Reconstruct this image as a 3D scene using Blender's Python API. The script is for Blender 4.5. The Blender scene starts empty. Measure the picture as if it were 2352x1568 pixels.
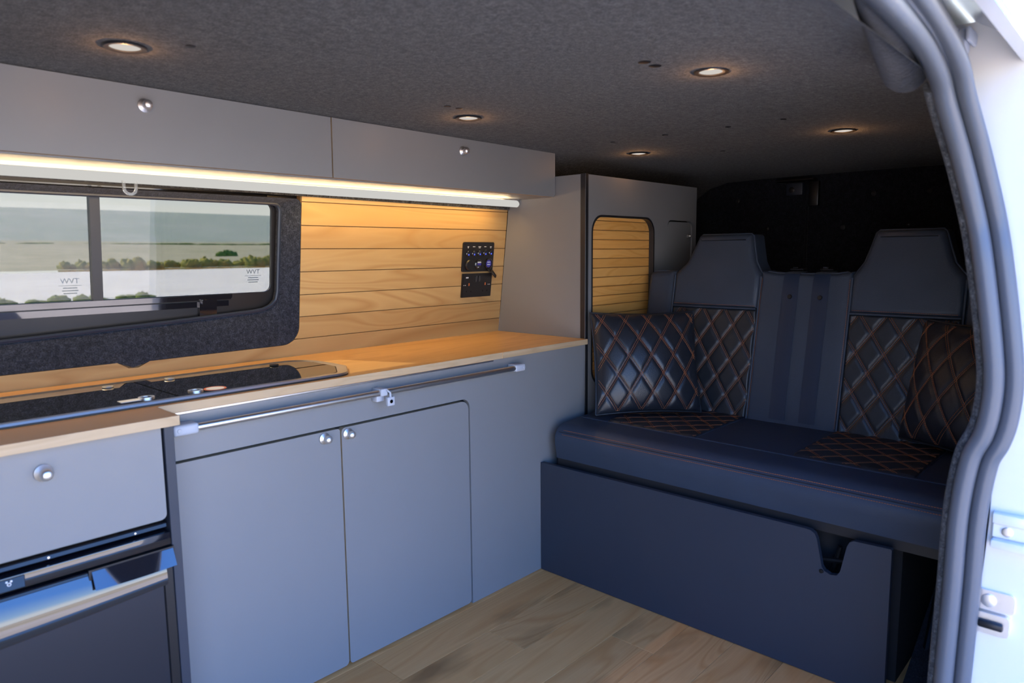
import bpy, bmesh, math, random
from mathutils import Vector, Matrix
random.seed(7)
S = bpy.context.scene
C = S.collection
PI = math.pi

# ------------------------------------------------------------------ camera
CAM = Vector((-1.826, -1.564, 1.12))
cam = bpy.data.cameras.new('camera'); camo = bpy.data.objects.new('camera', cam); C.objects.link(camo)
yaw, pitch, roll = math.radians(42.874), math.radians(-7.125), math.radians(-0.555)
fw = Vector((math.cos(yaw)*math.cos(pitch), math.sin(yaw)*math.cos(pitch), math.sin(pitch)))
rt = Vector((math.sin(yaw), -math.cos(yaw), 0)); up = rt.cross(fw)
r2 = math.cos(roll)*rt + math.sin(roll)*up; u2 = -math.sin(roll)*rt + math.cos(roll)*up
m = Matrix.Identity(4)
for i in range(3):
    m[i][0], m[i][1], m[i][2], m[i][3] = r2[i], u2[i], -fw[i], CAM[i]
camo.matrix_world = m
cam.sensor_width = 36; cam.lens = 24.783; cam.clip_start = 0.02; cam.clip_end = 3000
cam.dof.use_dof = True; cam.dof.focus_distance = 2.5; cam.dof.aperture_fstop = 4.0
S.camera = camo
# ------------------------------------------------------------------ sky, sun, exposure
S.view_settings.view_transform = 'Standard'; S.view_settings.look = 'None'
S.view_settings.gamma = 1; S.view_settings.use_curve_mapping = False
S.view_settings.exposure = 0.0
SKY = 6.6
w = bpy.data.worlds.new('sky'); S.world = w; w.use_nodes = True
nt = w.node_tree; nt.nodes.clear()
wo = nt.nodes.new('ShaderNodeOutputWorld'); bg = nt.nodes.new('ShaderNodeBackground')
tc = nt.nodes.new('ShaderNodeTexCoord'); sx = nt.nodes.new('ShaderNodeSeparateXYZ'); rp = nt.nodes.new('ShaderNodeValToRGB')
nt.links.new(tc.outputs['Generated'], sx.inputs[0]); nt.links.new(sx.outputs['Z'], rp.inputs[0])
e = rp.color_ramp.elements
e[0].position = 0.06; e[0].color = (0.84, 0.91, 1.0, 1)
e[1].position = 1.0; e[1].color = (0.06, 0.20, 0.80, 1)
x_ = e.new(0.13); x_.color = (0.38, 0.62, 1.0, 1)
x_ = e.new(0.30); x_.color = (0.12, 0.35, 1.0, 1)
nt.links.new(rp.outputs[0], bg.inputs[0]); bg.inputs[1].default_value = SKY
nt.links.new(bg.outputs[0], wo.inputs[0])
sun = bpy.data.lights.new('sun', 'SUN'); sun.energy = 27.0; sun.angle = 0.009; sun.color = (1, .91, .78)
suno = bpy.data.objects.new('sun', sun); C.objects.link(suno)
sd = Vector((-0.33, 0.66, 0.67)).normalized()          # towards the sun
suno.rotation_euler = sd.to_track_quat('Z', 'Y').to_euler()

# ------------------------------------------------------------------ materials
def newmat(name):
    mt = bpy.data.materials.new(name); mt.use_nodes = True
    return mt, mt.node_tree.nodes, mt.node_tree.links, mt.node_tree.nodes['Principled BSDF']
def P(name, col, rough=.5, metal=0, spec=.5, coat=0, coat_r=.1, sheen=0, trans=0):
    mt, n, l, b = newmat(name)
    b.inputs['Base Color'].default_value = (*col, 1); b.inputs['Roughness'].default_value = rough
    b.inputs['Metallic'].default_value = metal; b.inputs['Specular IOR Level'].default_value = spec
    b.inputs['Coat Weight'].default_value = coat; b.inputs['Coat Roughness'].default_value = coat_r
    b.inputs['Sheen Weight'].default_value = sheen; b.inputs['Transmission Weight'].default_value = trans
    return mt
def mapped(n, l, scale, coord='Object', rnd=True):
    t = n.new('ShaderNodeTexCoord'); mp = n.new('ShaderNodeMapping'); mp.inputs['Scale'].default_value = scale
    if rnd:
        oi = n.new('ShaderNodeObjectInfo'); mu = n.new('ShaderNodeMath'); mu.operation = 'MULTIPLY'; mu.inputs[1].default_value = 37.0
        va = n.new('ShaderNodeVectorMath'); va.operation = 'ADD'
        l.new(oi.outputs['Random'], mu.inputs[0]); l.new(t.outputs[coord], va.inputs[0]); l.new(mu.outputs[0], va.inputs[1])
        l.new(va.outputs[0], mp.inputs[0])
    else:
        l.new(t.outputs[coord], mp.inputs[0])
    return mp.outputs[0]
def noise(n, l, vec, scale=1, detail=3, rough=.5, dist=0):
    t = n.new('ShaderNodeTexNoise'); t.inputs['Scale'].default_value = scale; t.inputs['Detail'].default_value = detail
    t.inputs['Roughness'].default_value = rough; t.inputs['Distortion'].default_value = dist
    l.new(vec, t.inputs['Vector']); return t.outputs['Fac']
def ramp(n, l, fac, stops):
    r = n.new('ShaderNodeValToRGB'); el = r.color_ramp.elements
    el[0].position, el[0].color = stops[0][0], (*stops[0][1], 1)
    el[1].position, el[1].color = stops[-1][0], (*stops[-1][1], 1)
    for p, c in stops[1:-1]:
        q = el.new(p); q.color = (*c, 1)
    l.new(fac, r.inputs[0]); return r.outputs[0]
def mixc(n, l, fac, a, b, mode='MIX'):
    mx = n.new('ShaderNodeMix'); mx.data_type = 'RGBA'; mx.blend_type = mode
    for s, v in ((0, fac), (6, a), (7, b)):
        if isinstance(v, (int, float)): mx.inputs[s].default_value = v
        elif isinstance(v, tuple): mx.inputs[s].default_value = (*v, 1)
        else: l.new(v, mx.inputs[s])
    return mx.outputs[2]
def bump(n, l, b, h, dist=.001, strength=1):
    bp = n.new('ShaderNodeBump'); bp.inputs['Distance'].default_value = dist; bp.inputs['Strength'].default_value = strength
    l.new(h, bp.inputs['Height']); l.new(bp.outputs[0], b.inputs['Normal'])
def math1(n, l, op, a, bv=None):
    t = n.new('ShaderNodeMath'); t.operation = op
    for i, v in enumerate((a, bv)):
        if v is None: continue
        if isinstance(v, (int, float)): t.inputs[i].default_value = v
        else: l.new(v, t.inputs[i])
    return t.outputs[0]

def carpet(name, dark, light, sc=260):
    mt, n, l, b = newmat(name)
    v = mapped(n, l, (1, 1, 1), rnd=False)
    f1 = noise(n, l, v, sc, 2, .6); f2 = noise(n, l, v, sc*.28, 2, .6); f3 = noise(n, l, v, 6, 2)
    f = math1(n, l, 'ADD', math1(n, l, 'MULTIPLY', f1, .6), math1(n, l, 'MULTIPLY', f2, .4))
    c = ramp(n, l, f, [(.36, dark), (.52, tuple((a+c_)/2*.85 for a, c_ in zip(dark, light))), (.66, light)])
    c = mixc(n, l, math1(n, l, 'MULTIPLY', f3, .35), c, tuple(x*.6 for x in dark))
    l.new(c, b.inputs['Base Color']); b.inputs['Roughness'].default_value = 1; b.inputs['Specular IOR Level'].default_value = .1
    b.inputs['Sheen Weight'].default_value = .12; b.inputs['Sheen Roughness'].default_value = .6
    bump(n, l, b, f, .004, .9); return mt
M = {}
M['carpet'] = carpet('charcoal carpet', (.014, .014, .014), (.135, .135, .132))
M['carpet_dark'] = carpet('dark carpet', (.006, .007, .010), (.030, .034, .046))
M['carpet_blue'] = carpet('window carpet', (.010, .014, .024), (.058, .072, .110), 300)

def wood(name, c1, c2, c3, axis=0, ring=16, freq=1.0, rough=.45, var=.12, knots=False, fine=.4):
    mt, n, l, b = newmat(name)
    s = [7*freq]*3; s[axis] = .9*freq
    v = mapped(n, l, tuple(s))
    big = noise(n, l, v, 1.0, 2.0, .45, .6)
    rg = math1(n, l, 'FRACT', math1(n, l, 'MULTIPLY', big, ring))
    rg = math1(n, l, 'ABSOLUTE', math1(n, l, 'SUBTRACT', rg, .5))           # 0..0.5 rings
    s2 = [190]*3; s2[axis] = 5
    v2 = mapped(n, l, tuple(s2)); fib = noise(n, l, v2, 1, 3, .6)
    col = ramp(n, l, rg, [(0, c2), (.22, c1), (.5, mean(c1, c2, .35))])
    col = mixc(n, l, math1(n, l, 'MULTIPLY', fib, fine), col, c3)
    s3 = [3.2]*3; s3[axis] = .7
    v3 = mapped(n, l, tuple(s3)); f3 = noise(n, l, v3, 1, 2, .5)
    col = mixc(n, l, ramp(n, l, f3, [(.42, (0, 0, 0)), (.68, (.6, .6, .6))]), col, c2)
    if knots:
        s4 = [5]*3; s4[axis] = 2.0
        v4 = mapped(n, l, tuple(s4)); vo = n.new('ShaderNodeTexVoronoi'); vo.inputs['Scale'].default_value = 1.0; vo.inputs['Randomness'].default_value = 1
        ds = n.new('ShaderNodeVectorMath'); ds.operation = 'ADD'
        nz = n.new('ShaderNodeTexNoise'); nz.inputs['Scale'].default_value = 4; l.new(v4, nz.inputs['Vector'])
        sc_ = n.new('ShaderNodeVectorMath'); sc_.operation = 'SCALE'; sc_.inputs[3].default_value = .35; l.new(nz.outputs['Color'], sc_.inputs[0])
        l.new(v4, ds.inputs[0]); l.new(sc_.outputs[0], ds.inputs[1]); l.new(ds.outputs[0], vo.inputs['Vector'])
        k = ramp(n, l, vo.outputs['Distance'], [(.07, (1, 1, 1)), (.18, (.5, .5, .5)), (.34, (0, 0, 0))])
        col = mixc(n, l, math1(n, l, 'MULTIPLY', k, .75), col, tuple(x*.32 for x in c2))
    oi = n.new('ShaderNodeObjectInfo'); hs = n.new('ShaderNodeHueSaturation')
    vr = math1(n, l, 'ADD', math1(n, l, 'MULTIPLY', oi.outputs['Random'], var*2), 1-var)
    l.new(vr, hs.inputs['Value']); l.new(col, hs.inputs['Color']); l.new(hs.outputs[0], b.inputs['Base Color'])
    b.inputs['Roughness'].default_value = rough
    bump(n, l, b, fib, .0004, .35); return mt
def mean(a, b, t=.5): return tuple(x*(1-t)+y*t for x, y in zip(a, b))
M['oak_wall'] = wood('oak wall plank', (.56, .385, .165), (.43, .255, .095), (.46, .29, .115), 0, 9, .8, .42, .05)
M['oak_top'] = wood('oak worktop', (.82, .48, .18), (.68, .36, .11), (.70, .39, .13), 0, 7, .8, .34, .03)
M['oak_edge'] = wood('oak edging', (.62, .45, .27), (.52, .36, .20), (.48, .32, .17), 0, 6, 1.6, .5, .04)
M['oak_floor'] = wood('oak floor plank', (.98, .48, .17), (.84, .355, .105), (.62, .245, .07), 0, 11, .9, .55, .13, True, .5)
M['oak_slat'] = wood('oak slat', (.98, .54, .16), (.86, .40, .09), (.80, .38, .09), 0, 10, 1.3, .42, .07)
M['oak_floor'].node_tree.nodes['Principled BSDF'].inputs['Specular IOR Level'].default_value = .2
M['groove'] = P('groove shadow wood', (.28, .15, .06), .7)
def laminate(name, col, rough=.42):
    mt, n, l, b = newmat(name)
    v = mapped(n, l, (1, 1, 1), rnd=False)
    f = noise(n, l, v, 9, 4, .6); c = mixc(n, l, math1(n, l, 'MULTIPLY', f, .16), col, tuple(x*.7 for x in col))
    l.new(c, b.inputs['Base Color'])
    rr = math1(n, l, 'ADD', math1(n, l, 'MULTIPLY', noise(n, l, v, 14, 4, .65), .16), rough-.08); l.new(rr, b.inputs['Roughness'])
    return mt
M['grey'] = laminate('grey laminate', (.235, .235, .238))
M['grey_dark'] = laminate('dark grey laminate', (.030, .037, .054), .48)
M['ply'] = P('birch ply edge', (.38, .28, .17), .7)
M['black_gap'] = P('black gap', (.006, .006, .007), .8)
M['black_edge'] = P('black edging', (.02, .02, .022), .35)
M['plastic'] = P('black plastic', (.012, .012, .014), .35)
M['gloss_black'] = P('gloss black plastic', (.012, .012, .016), .06, spec=.6, coat=1, coat_r=.03)
M['fridge_panel'] = P('brushed black fridge panel', (.03, .032, .042), .32, .4)
M['nickel'] = P('satin nickel', (.92, .90, .87), .42, 1)
M['chrome'] = P('chrome', (.85, .85, .85), .08, 1)
M['steel'] = P('brushed steel', (.82, .80, .77), .34, 1)
M['alu'] = P('aluminium', (.80, .80, .81), .33, 1)
M['grey_plastic'] = P('light grey plastic', (.48, .50, .55), .45)
M['black_glass'] = P('smoked glass lid', (.006, .009, .008), .025, spec=.8, coat=1, coat_r=.0)
M['rubber'] = P('rubber seal', (.085, .09, .10), .38)
M['white_paint'] = P('white paint', (.72, .70, .66), .25, coat=.5)
M['white_plastic'] = P('white sticker', (.8, .8, .78), .5)
M['red'] = P('orange red ring', (.75, .18, .07), .5)
M['print'] = P('white print', (.75, .75, .75), .6)
M['copper'] = P('orange socket pin', (.55, .16, .05), .5)
M['webbing'] = P('belt webbing', (.012, .024, .052), .38, sheen=.1)
M['metal_dark'] = P('dark metal', (.03, .03, .032), .4, .8)
M['stitch'] = P('orange thread', (.40, .135, .045), .7)
M['clear'] = P('clear plastic', (.9, .92, .9), .08, trans=.85)
def leather(name, col, rough, bm_=.0006, sc=420):
    mt, n, l, b = newmat(name)
    v = mapped(n, l, (1, 1, 1), rnd=False)
    vo = n.new('ShaderNodeTexVoronoi'); vo.inputs['Scale'].default_value = sc; l.new(v, vo.inputs['Vector'])
    f = noise(n, l, v, 7, 3)
    c = mixc(n, l, f, tuple(x*.8 for x in col), tuple(x*1.2 for x in col)); l.new(c, b.inputs['Base Color'])
    b.inputs['Roughness'].default_value = rough; b.inputs['Specular IOR Level'].default_value = .45
    bump(n, l, b, vo.outputs['Distance'], bm_, .4); return mt
M['leather'] = leather('charcoal vinyl', (.033, .047, .073), .5)
M['leather_q'] = leather('black quilted leather', (.018, .022, .029), .40)
M['leather_p'] = leather('black pillow leather', (.016, .019, .026), .33)
def emit(name, col, s):
    mt, n, l, b = newmat(name); n.remove(b)
    em = n.new('ShaderNodeEmission'); em.inputs[0].default_value = (*col, 1); em.inputs[1].default_value = s
    l.new(em.outputs[0], n['Material Output'].inputs[0]); return mt
M['led'] = emit('led diffuser', (1, .98, .93), .62)
M['lamp'] = emit('lamp lens', (1, .93, .85), .64)
M['blue_led'] = emit('blue indicator', (.12, .18, 1), .9)
M['violet'] = emit('violet display', (.10, .08, .42), .45)
M['display'] = emit('white display', (.55, .55, .75), .6)
def glass(name, tint, ior=1.45):
    mt, n, l, b = newmat(name); n.remove(b)
    tr = n.new('ShaderNodeBsdfTransparent'); tr.inputs[0].default_value = (*tint, 1)
    gl = n.new('ShaderNodeBsdfGlossy'); gl.inputs['Roughness'].default_value = 0.0
    fr = n.new('ShaderNodeFresnel'); fr.inputs[0].default_value = ior; mx = n.new('ShaderNodeMixShader')
    l.new(fr.outputs[0], mx.inputs[0]); l.new(tr.outputs[0], mx.inputs[1]); l.new(gl.outputs[0], mx.inputs[2])
    l.new(mx.outputs[0], n['Material Output'].inputs[0]); return mt
M['etch'] = glass('etched mark', (.55, .58, .62))
M['glass'] = glass('tinted window glass', (.335, .328, .302))

# ------------------------------------------------------------------ mesh helpers
def V(*a): return Vector(a)
def box(bm, a, b, mi=0):
    x0, y0, z0 = a; x1, y1, z1 = b
    vs = [bm.verts.new((x, y, z)) for x in (x0, x1) for y in (y0, y1) for z in (z0, z1)]
    for q in ((0, 1, 3, 2), (4, 6, 7, 5), (0, 4, 5, 1), (2, 3, 7, 6), (0, 2, 6, 4), (1, 5, 7, 3)):
        f = bm.faces.new([vs[i] for i in q]); f.material_index = mi
    return vs
def bbox(bm, a, b, r=.004, seg=2):
    t = bmesh.new(); box(t, a, b)
    bmesh.ops.recalc_face_normals(t, faces=t.faces)
    bmesh.ops.bevel(t, geom=t.edges[:], offset=r, segments=seg, profile=.5, affect='EDGES')
    me = bpy.data.meshes.new('t'); t.to_mesh(me); t.free(); bm.from_mesh(me); bpy.data.meshes.remove(me)
def prism(bm, pts, to3, h0, h1, mi=0, side_mi=None):
    """2D outline -> solid between heights h0 and h1; to3(u, v, h)"""
    a = [bm.verts.new(to3(u, v, h0)) for u, v in pts]; b = [bm.verts.new(to3(u, v, h1)) for u, v in pts]
    f = bm.faces.new(a[::-1]); f.material_index = mi; f = bm.faces.new(b); f.material_index = mi
    k = len(pts)
    for i in range(k):
        f = bm.faces.new((a[i], a[(i+1) % k], b[(i+1) % k], b[i])); f.material_index = mi if side_mi is None else side_mi
def puff(bm, pts, to3, h0, h1, r, steps=5):
    """outline solid whose front (h1) edge is rounded with radius r"""
    k = len(pts)
    nrm = []
    for i in range(k):
        p0, p1, p2 = Vector(pts[i-1]), Vector(pts[i]), Vector(pts[(i+1) % k])
        d1 = (p1-p0).normalized(); d2 = (p2-p1).normalized()
        n1 = Vector((-d1.y, d1.x)); n2 = Vector((-d2.y, d2.x)); nn = (n1+n2)
        nn = nn.normalized() if nn.length > 1e-6 else n1
        nrm.append(nn/max(.5, nn.dot(n1)))
    loops = [[to3(u, v, h0) for u, v in pts]]
    for s in range(steps+1):
        a = s/steps*PI/2; off = r*(1-math.cos(a)); h = h1-r+r*math.sin(a)
        loops.append([to3(p[0]+q.x*off, p[1]+q.y*off, h) for p, q in zip(pts, nrm)])
    vs = [[bm.verts.new(c) for c in lp] for lp in loops]
    for a, b in zip(vs, vs[1:]):
        for i in range(k): bm.faces.new((a[i], a[(i+1) % k], b[(i+1) % k], b[i]))
    bm.faces.new(vs[0][::-1]); bm.faces.new(vs[-1])
def arc(cx, cy, r, a0, a1, n=8):
    return [(cx+r*math.cos(math.radians(a0+(a1-a0)*i/n)), cy+r*math.sin(math.radians(a0+(a1-a0)*i/n))) for i in range(n+1)]
def rrect(x0, y0, x1, y1, r, n=6):
    if not isinstance(r, (tuple, list)): r = (r,)*4       # bl, br, tr, tl
    o = []
    for (cx, cy, a, q) in ((x0+r[0], y0+r[0], 180, r[0]), (x1-r[1], y0+r[1], 270, r[1]), (x1-r[2], y1-r[2], 0, r[2]), (x0+r[3], y1-r[3], 90, r[3])):
        o += arc(cx, cy, q, a, a+90, n) if q > 1e-5 else [(cx, cy)]
    return o
def tube(bm, pts, r, n=10, caps=True, flat=None):
    pts = [Vector(p) for p in pts]; rings = []; prev = None
    for i, p in enumerate(pts):
        d = (pts[min(i+1, len(pts)-1)]-pts[max(i-1, 0)]).normalized()
        if prev is None:
            a = d.orthogonal().normalized() if flat is None else (flat-d*flat.dot(d)).normalized()
        else:
            a = (prev-d*prev.dot(d)).normalized()
        prev = a; b = d.cross(a); ri = r[i] if isinstance(r, (list, tuple)) else r
        rings.append([bm.verts.new(p+ri*(math.cos(2*PI*k/n)*a+math.sin(2*PI*k/n)*b)) for k in range(n)])
    for a, b in zip(rings, rings[1:]):
        for k in range(n): bm.faces.new((a[k], a[(k+1) % n], b[(k+1) % n], b[k]))
    if caps: bm.faces.new(rings[0][::-1]); bm.faces.new(rings[-1])
def lathe(bm, prof, o, ax, n=24):
    """prof = [(radius, distance along ax)]"""
    o = Vector(o); ax = Vector(ax).normalized(); a = ax.orthogonal().normalized(); b = ax.cross(a); rings = []
    for r, h in prof:
        if r < 1e-6: rings.append([bm.verts.new(o+ax*h)])
        else: rings.append([bm.verts.new(o+ax*h+r*(math.cos(2*PI*k/n)*a+math.sin(2*PI*k/n)*b)) for k in range(n)])
    for p, q in zip(rings, rings[1:]):
        for k in range(n):
            if len(p) == 1 and len(q) == 1: continue
            if len(p) == 1: bm.faces.new((p[0], q[(k+1) % n], q[k]))
            elif len(q) == 1: bm.faces.new((p[k], p[(k+1) % n], q[0]))
            else: bm.faces.new((p[k], p[(k+1) % n], q[(k+1) % n], q[k]))
    if len(rings[0]) > 1: bm.faces.new(rings[0][::-1])
    if len(rings[-1]) > 1: bm.faces.new(rings[-1])
def grid(bm, fn, nu, nv, flip=False):
    g = [[bm.verts.new(fn(i/nu, j/nv)) for j in range(nv+1)] for i in range(nu+1)]
    for i in range(nu):
        for j in range(nv):
            q = (g[i][j], g[i+1][j], g[i+1][j+1], g[i][j+1]); bm.faces.new(q[::-1] if flip else q)
    return g
def wloc(o):
    v = Vector((0, 0, 0))
    while o: v = v+o.location; o = o.parent
    return v
def obj(name, bm, mat, parent=None, smooth=35, recalc=True, kind=None):
    if recalc: bmesh.ops.recalc_face_normals(bm, faces=bm.faces)
    xs = [v.co.x for v in bm.verts]; ys = [v.co.y for v in bm.verts]; zs = [v.co.z for v in bm.verts]
    c = Vector(((min(xs)+max(xs))/2, (min(ys)+max(ys))/2, min(zs)))
    for v in bm.verts: v.co -= c
    for f in bm.faces: f.smooth = True
    me = bpy.data.meshes.new(name); bm.to_mesh(me); bm.free()
    for mm in (mat if isinstance(mat, (list, tuple)) else [mat]): me.materials.append(M[mm] if isinstance(mm, str) else mm)
    me.set_sharp_from_angle(angle=math.radians(smooth))
    o = bpy.data.objects.new(name, me); C.objects.link(o)
    o.parent = parent; o.location = c-(wloc(parent) if parent else Vector((0, 0, 0)))
    if kind: o['kind'] = kind
    return o
def thing(name, label, cat, loc, group=None):
    o = bpy.data.objects.new(name, None); C.objects.link(o); o.location = loc; o.empty_display_size = .05
    o['label'] = label; o['category'] = cat
    if group: o['group'] = group
    return o
def tag(o, label, cat, group=None):
    o['label'] = label; o['category'] = cat
    if group: o['group'] = group
    return o
def struct(name, bm, mat, parent=None, label=None, **k):
    o = obj(name, bm, mat, parent, **k)
    if parent is None: o['kind'] = 'structure'
    if label: o['label'] = label
    return o
def B(): return bmesh.new()
XZ = lambda y0: (lambda u, v, h: (u, y0-h, v))           # outline in X/Z, height towards the camera (-Y)
XY = lambda z0: (lambda u, v, h: (u, v, z0+h))
def wy(z, off=0): return .444+off-.123*(z-.804)          # leaning side wall of the van
WALL = lambda u, v, h: (u, wy(v, -h), v)                 # height h towards the room
def ceil_z(x): return 1.492-.008*x
def plight(name, loc, e, col, parent, r=0.0, typ='POINT', size=2.0, blend=.6, rot=None):
    L = bpy.data.lights.new(name, typ); L.energy = e; L.color = col; L.shadow_soft_size = r
    if typ == 'SPOT': L.spot_size = size; L.spot_blend = blend
    o = bpy.data.objects.new(name, L); C.objects.link(o); o.parent = parent; o.location = Vector(loc)-wloc(parent)
    if rot: o.rotation_euler = rot
    return o

# ================================================================== THE SHELL
bm = B(); box(bm, (-2.5, -1.34, -.05), (1.72, .46, -.006)); floor = struct('floor', bm, 'groove', label='oak effect plank floor of the van')
random.seed(3)
ys = [.10, -.014, -.157, -.300, -.443, -.586, -.729, -.872, -1.015, -1.158, -1.30]
offs = [0, -.75, -.424, -1.05, -.20, -.90, -.50, -1.2, -.33, -.8]
pid = 0
for i in range(len(ys)-1):
    y1, y0 = ys[i], ys[i+1]
    cuts = [-2.5]+sorted(c for c in (offs[i]-1.22, offs[i], offs[i]+1.22) if -2.45 < c < .6)+[.66]
    for x0, x1 in zip(cuts, cuts[1:]):
        bm = B(); bbox(bm, (x0+.0004, y0+.0004, -.006), (x1-.0004, y1-.0004, 0), .0008, 1)
        obj('floor_plank', bm, 'oak_floor', floor); pid += 1

# ceiling: carpeted, rolls down to both sides
bm = B()
cy = [(-1.262, -.100), (-1.25, -.088), (-1.22, -.065), (-1.15, -.030), (-1.0, -.007), (-.8, 0), (-.4, .002), (0, 0), (.10, -.003), (.16, -.004), (.26, -.03), (.33, -.075), (.365, -.15), (.375, -.20)]
xs = [-2.5+i*.1 for i in range(43)]
vv = [[bm.verts.new((x, y, ceil_z(x)+dz)) for (y, dz) in cy] for x in xs]
for i in range(len(xs)-1):
    for j in range(len(cy)-1): bm.faces.new((vv[i][j], vv[i][j+1], vv[i+1][j+1], vv[i+1][j]))
bmesh.ops.recalc_face_normals(bm, faces=bm.faces)
ceiling = struct('ceiling', bm, 'carpet', label='charcoal carpeted van ceiling', recalc=False, smooth=60)
# the outer roof skin above it, side edges shaped to block sun
bm = B(); ro = [(-1.372, 1.44), (-1.345, 1.50), (-1.25, 1.57), (-.45, 1.61), (.35, 1.57), (.50, 1.50), (.555, 1.335), (.53, 1.335), (.46, 1.48), (.34, 1.545), (-.45, 1.59), (-1.24, 1.545), (-1.325, 1.49), (-1.352, 1.44)]
prism(bm, ro, lambda u, v, h: (h, u, v), -2.6, 1.8); struct('trim_1', bm, 'white_paint', label='white roof skin of the van')

# tailgate wall at the far end
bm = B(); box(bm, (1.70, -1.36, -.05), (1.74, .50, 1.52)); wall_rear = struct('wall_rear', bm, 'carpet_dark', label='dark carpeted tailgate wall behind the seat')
bm = B(); bbox(bm, (1.690, -.262, .5), (1.705, -.250, 1.43), .003); obj('seam_strip', bm, 'carpet_dark', wall_rear)
for (y, z) in ((-.551, 1.375), (-.776, 1.372), (-.059, 1.231), (-.424, 1.226), (.101, 1.377), (-.70, 1.23)):
    bm = B(); lathe(bm, [(.010, 0), (.010, .003), (.006, .006), (0, .0065)], (1.70, y, z), (-1, 0, 0), 12); obj('trim_clip', bm, 'plastic', wall_rear)
# van side behind the seat (right) and far wall beside the boot
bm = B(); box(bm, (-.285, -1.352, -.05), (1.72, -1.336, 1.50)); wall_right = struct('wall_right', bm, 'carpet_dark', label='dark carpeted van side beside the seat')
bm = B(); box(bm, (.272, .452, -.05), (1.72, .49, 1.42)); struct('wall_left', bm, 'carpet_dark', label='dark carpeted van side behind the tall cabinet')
# cab end out of view: solid bulkhead added to keep sun out
bm = B(); box(bm, (-2.56, -1.34, -.05), (-2.5, .5, 1.56))
struct('front_light_block', bm, 'carpet_dark', label='unseen carpeted bulkhead added to block light from the cab')

# ------------------------------------------------------------------ kitchen side wall with planks and window
bm = B()
prism(bm, [(-.66, .78), (.262, .78), (.262, 1.36), (-.66, 1.36)], WALL, -.030, -.0085)
prism(bm, [(-2.5, .30), (-.66, .30), (-.66, .842), (-2.5, .842)], WALL, -.030, -.0085)
prism(bm, [(-2.5, 1.315), (-.66, 1.315), (-.66, 1.36), (-2.5, 1.36)], WALL, -.030, -.0085)
wall_back = struct('wall_back', bm, 'groove', label='side wall clad in horizontal oak planks')
def zb(x):                                               # lower edge of the carpet lined window opening
    if x > -.661: return 9
    if x > -.716: 
        t = (x+.716)/.055; return .898-.055*math.sqrt(max(0, 1-t*t))
    for (xa, za), (xb, zc) in zip([(-2.6, .846), (-1.19, .845), (-1.163, .828), (-1.139, .827), (-1.109, .841)], [(-1.19, .845), (-1.163, .828), (-1.139, .827), (-1.109, .841), (-.716, .843)]):
        if xa <= x <= xb: return za+(zc-za)*(x-xa)/(xb-xa)
    return .846
rows = [.795, .858, .928, .9975, 1.069, 1.140, 1.211, 1.282, 1.335]
xcol = [-2.5, -1.19, -1.163, -1.139, -1.109, -.716, -.705, -.695, -.685, -.677, -.670, -.665, -.662, -.6605, .2545]
g = .0013
for z0, z1 in zip(rows, rows[1:]):
    bm = B(); bot = []; top = []
    for x in xcol:
        h = min(z1-g, zb(x)-.001)
        if h <= z0+g: continue
        if not bot and x > -.7 and h >= z1-g and z0 > .86: x = -.660
        bot.append((x, z0+g)); top.append((x, h))
    # the arc rises through the row: start where it enters
    if z0 > .84:
        bot = []; top = []
        for k in range(9):
            z = z0+g+(z1-z0-2*g)*k/8
            xe = -.660 if z >= .898 else -.716+.055*math.sqrt(max(0, 1-((.898-z)/.055)**2))+.001
            top.append((xe, z))
        pts = [(.2545, z0+g), (.2545, z1-g)]+top[::-1]
    else:
        pts = bot+top[::-1]
    prism(bm, pts, WALL, -.0085, 0); obj('wall_plank', bm, 'oak_wall', wall_back, smooth=20)

def resample(pts, n):
    pts = [Vector(p) for p in pts]; L = [0]
    for a, b in zip(pts, pts[1:]): L.append(L[-1]+(b-a).length)
    out = []
    for i in range(n):
        t = L[-1]*i/(n-1); k = 0
        while k < len(L)-2 and L[k+1] < t: k += 1
        out.append(pts[k].lerp(pts[k+1], (t-L[k])/max(1e-9, L[k+1]-L[k])))
    return out
outer = [(-2.5, .846), (-1.19, .845), (-1.163, .828), (-1.139, .827), (-1.109, .841), (-.716, .843)]+arc(-.716, .898, .055, -90, 0, 8)[1:]+[(-.661, 1.27)]+arc(-.681, 1.27, .02, 0, 90, 5)[1:]+[(-2.5, 1.29)]
inner = [(-2.5, .900), (-1.434, .922), (-1.03, .940), (-.80, .953), (-.765, .957), (-.738, .968), (-.722, .985), (-.717, 1.01), (-.713, 1.255)]+arc(-.733, 1.255, .02, 0, 90, 4)[1:]+[(-2.5, 1.275)]
# match vertex rows in segments so the notch stays at the bottom
oa = resample(outer[:6], 50)+resample(outer[5:14], 14)[1:]+resample(outer[13:15], 12)[1:]+resample(outer[14:20], 8)[1:]+resample(outer[19:], 30)[1:]
ia = resample(inner[:4], 50)+resample(inner[3:8], 14)[1:]+resample(inner[7:9], 12)[1:]+resample(inner[8:13], 8)[1:]+resample(inner[12:], 30)[1:]
bm = B()
prof = [(0, .010), (0, .001), (.06, .004), (.5, .020), (.92, .034), (1, .040), (1, .062)]
cols = []
for a, b in zip(oa, ia): cols.append([bm.verts.new((a.lerp(b, t).x, wy(a.lerp(b, t).y, o_), a.lerp(b, t).y)) for t, o_ in prof])
for c1, c2 in zip(cols, cols[1:]):
    for k in range(len(prof)-1): bm.faces.new((c1[k], c1[k+1], c2[k+1], c2[k]))
win = bpy.data.objects.new('window_1', None); C.objects.link(win); win.location = (-1.4, .46, .85); win['kind'] = 'structure'; win['label'] = 'sliding side window in a carpeted surround above the hob'
obj('carpet_surround', bm, 'carpet_blue', win, smooth=40)
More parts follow.
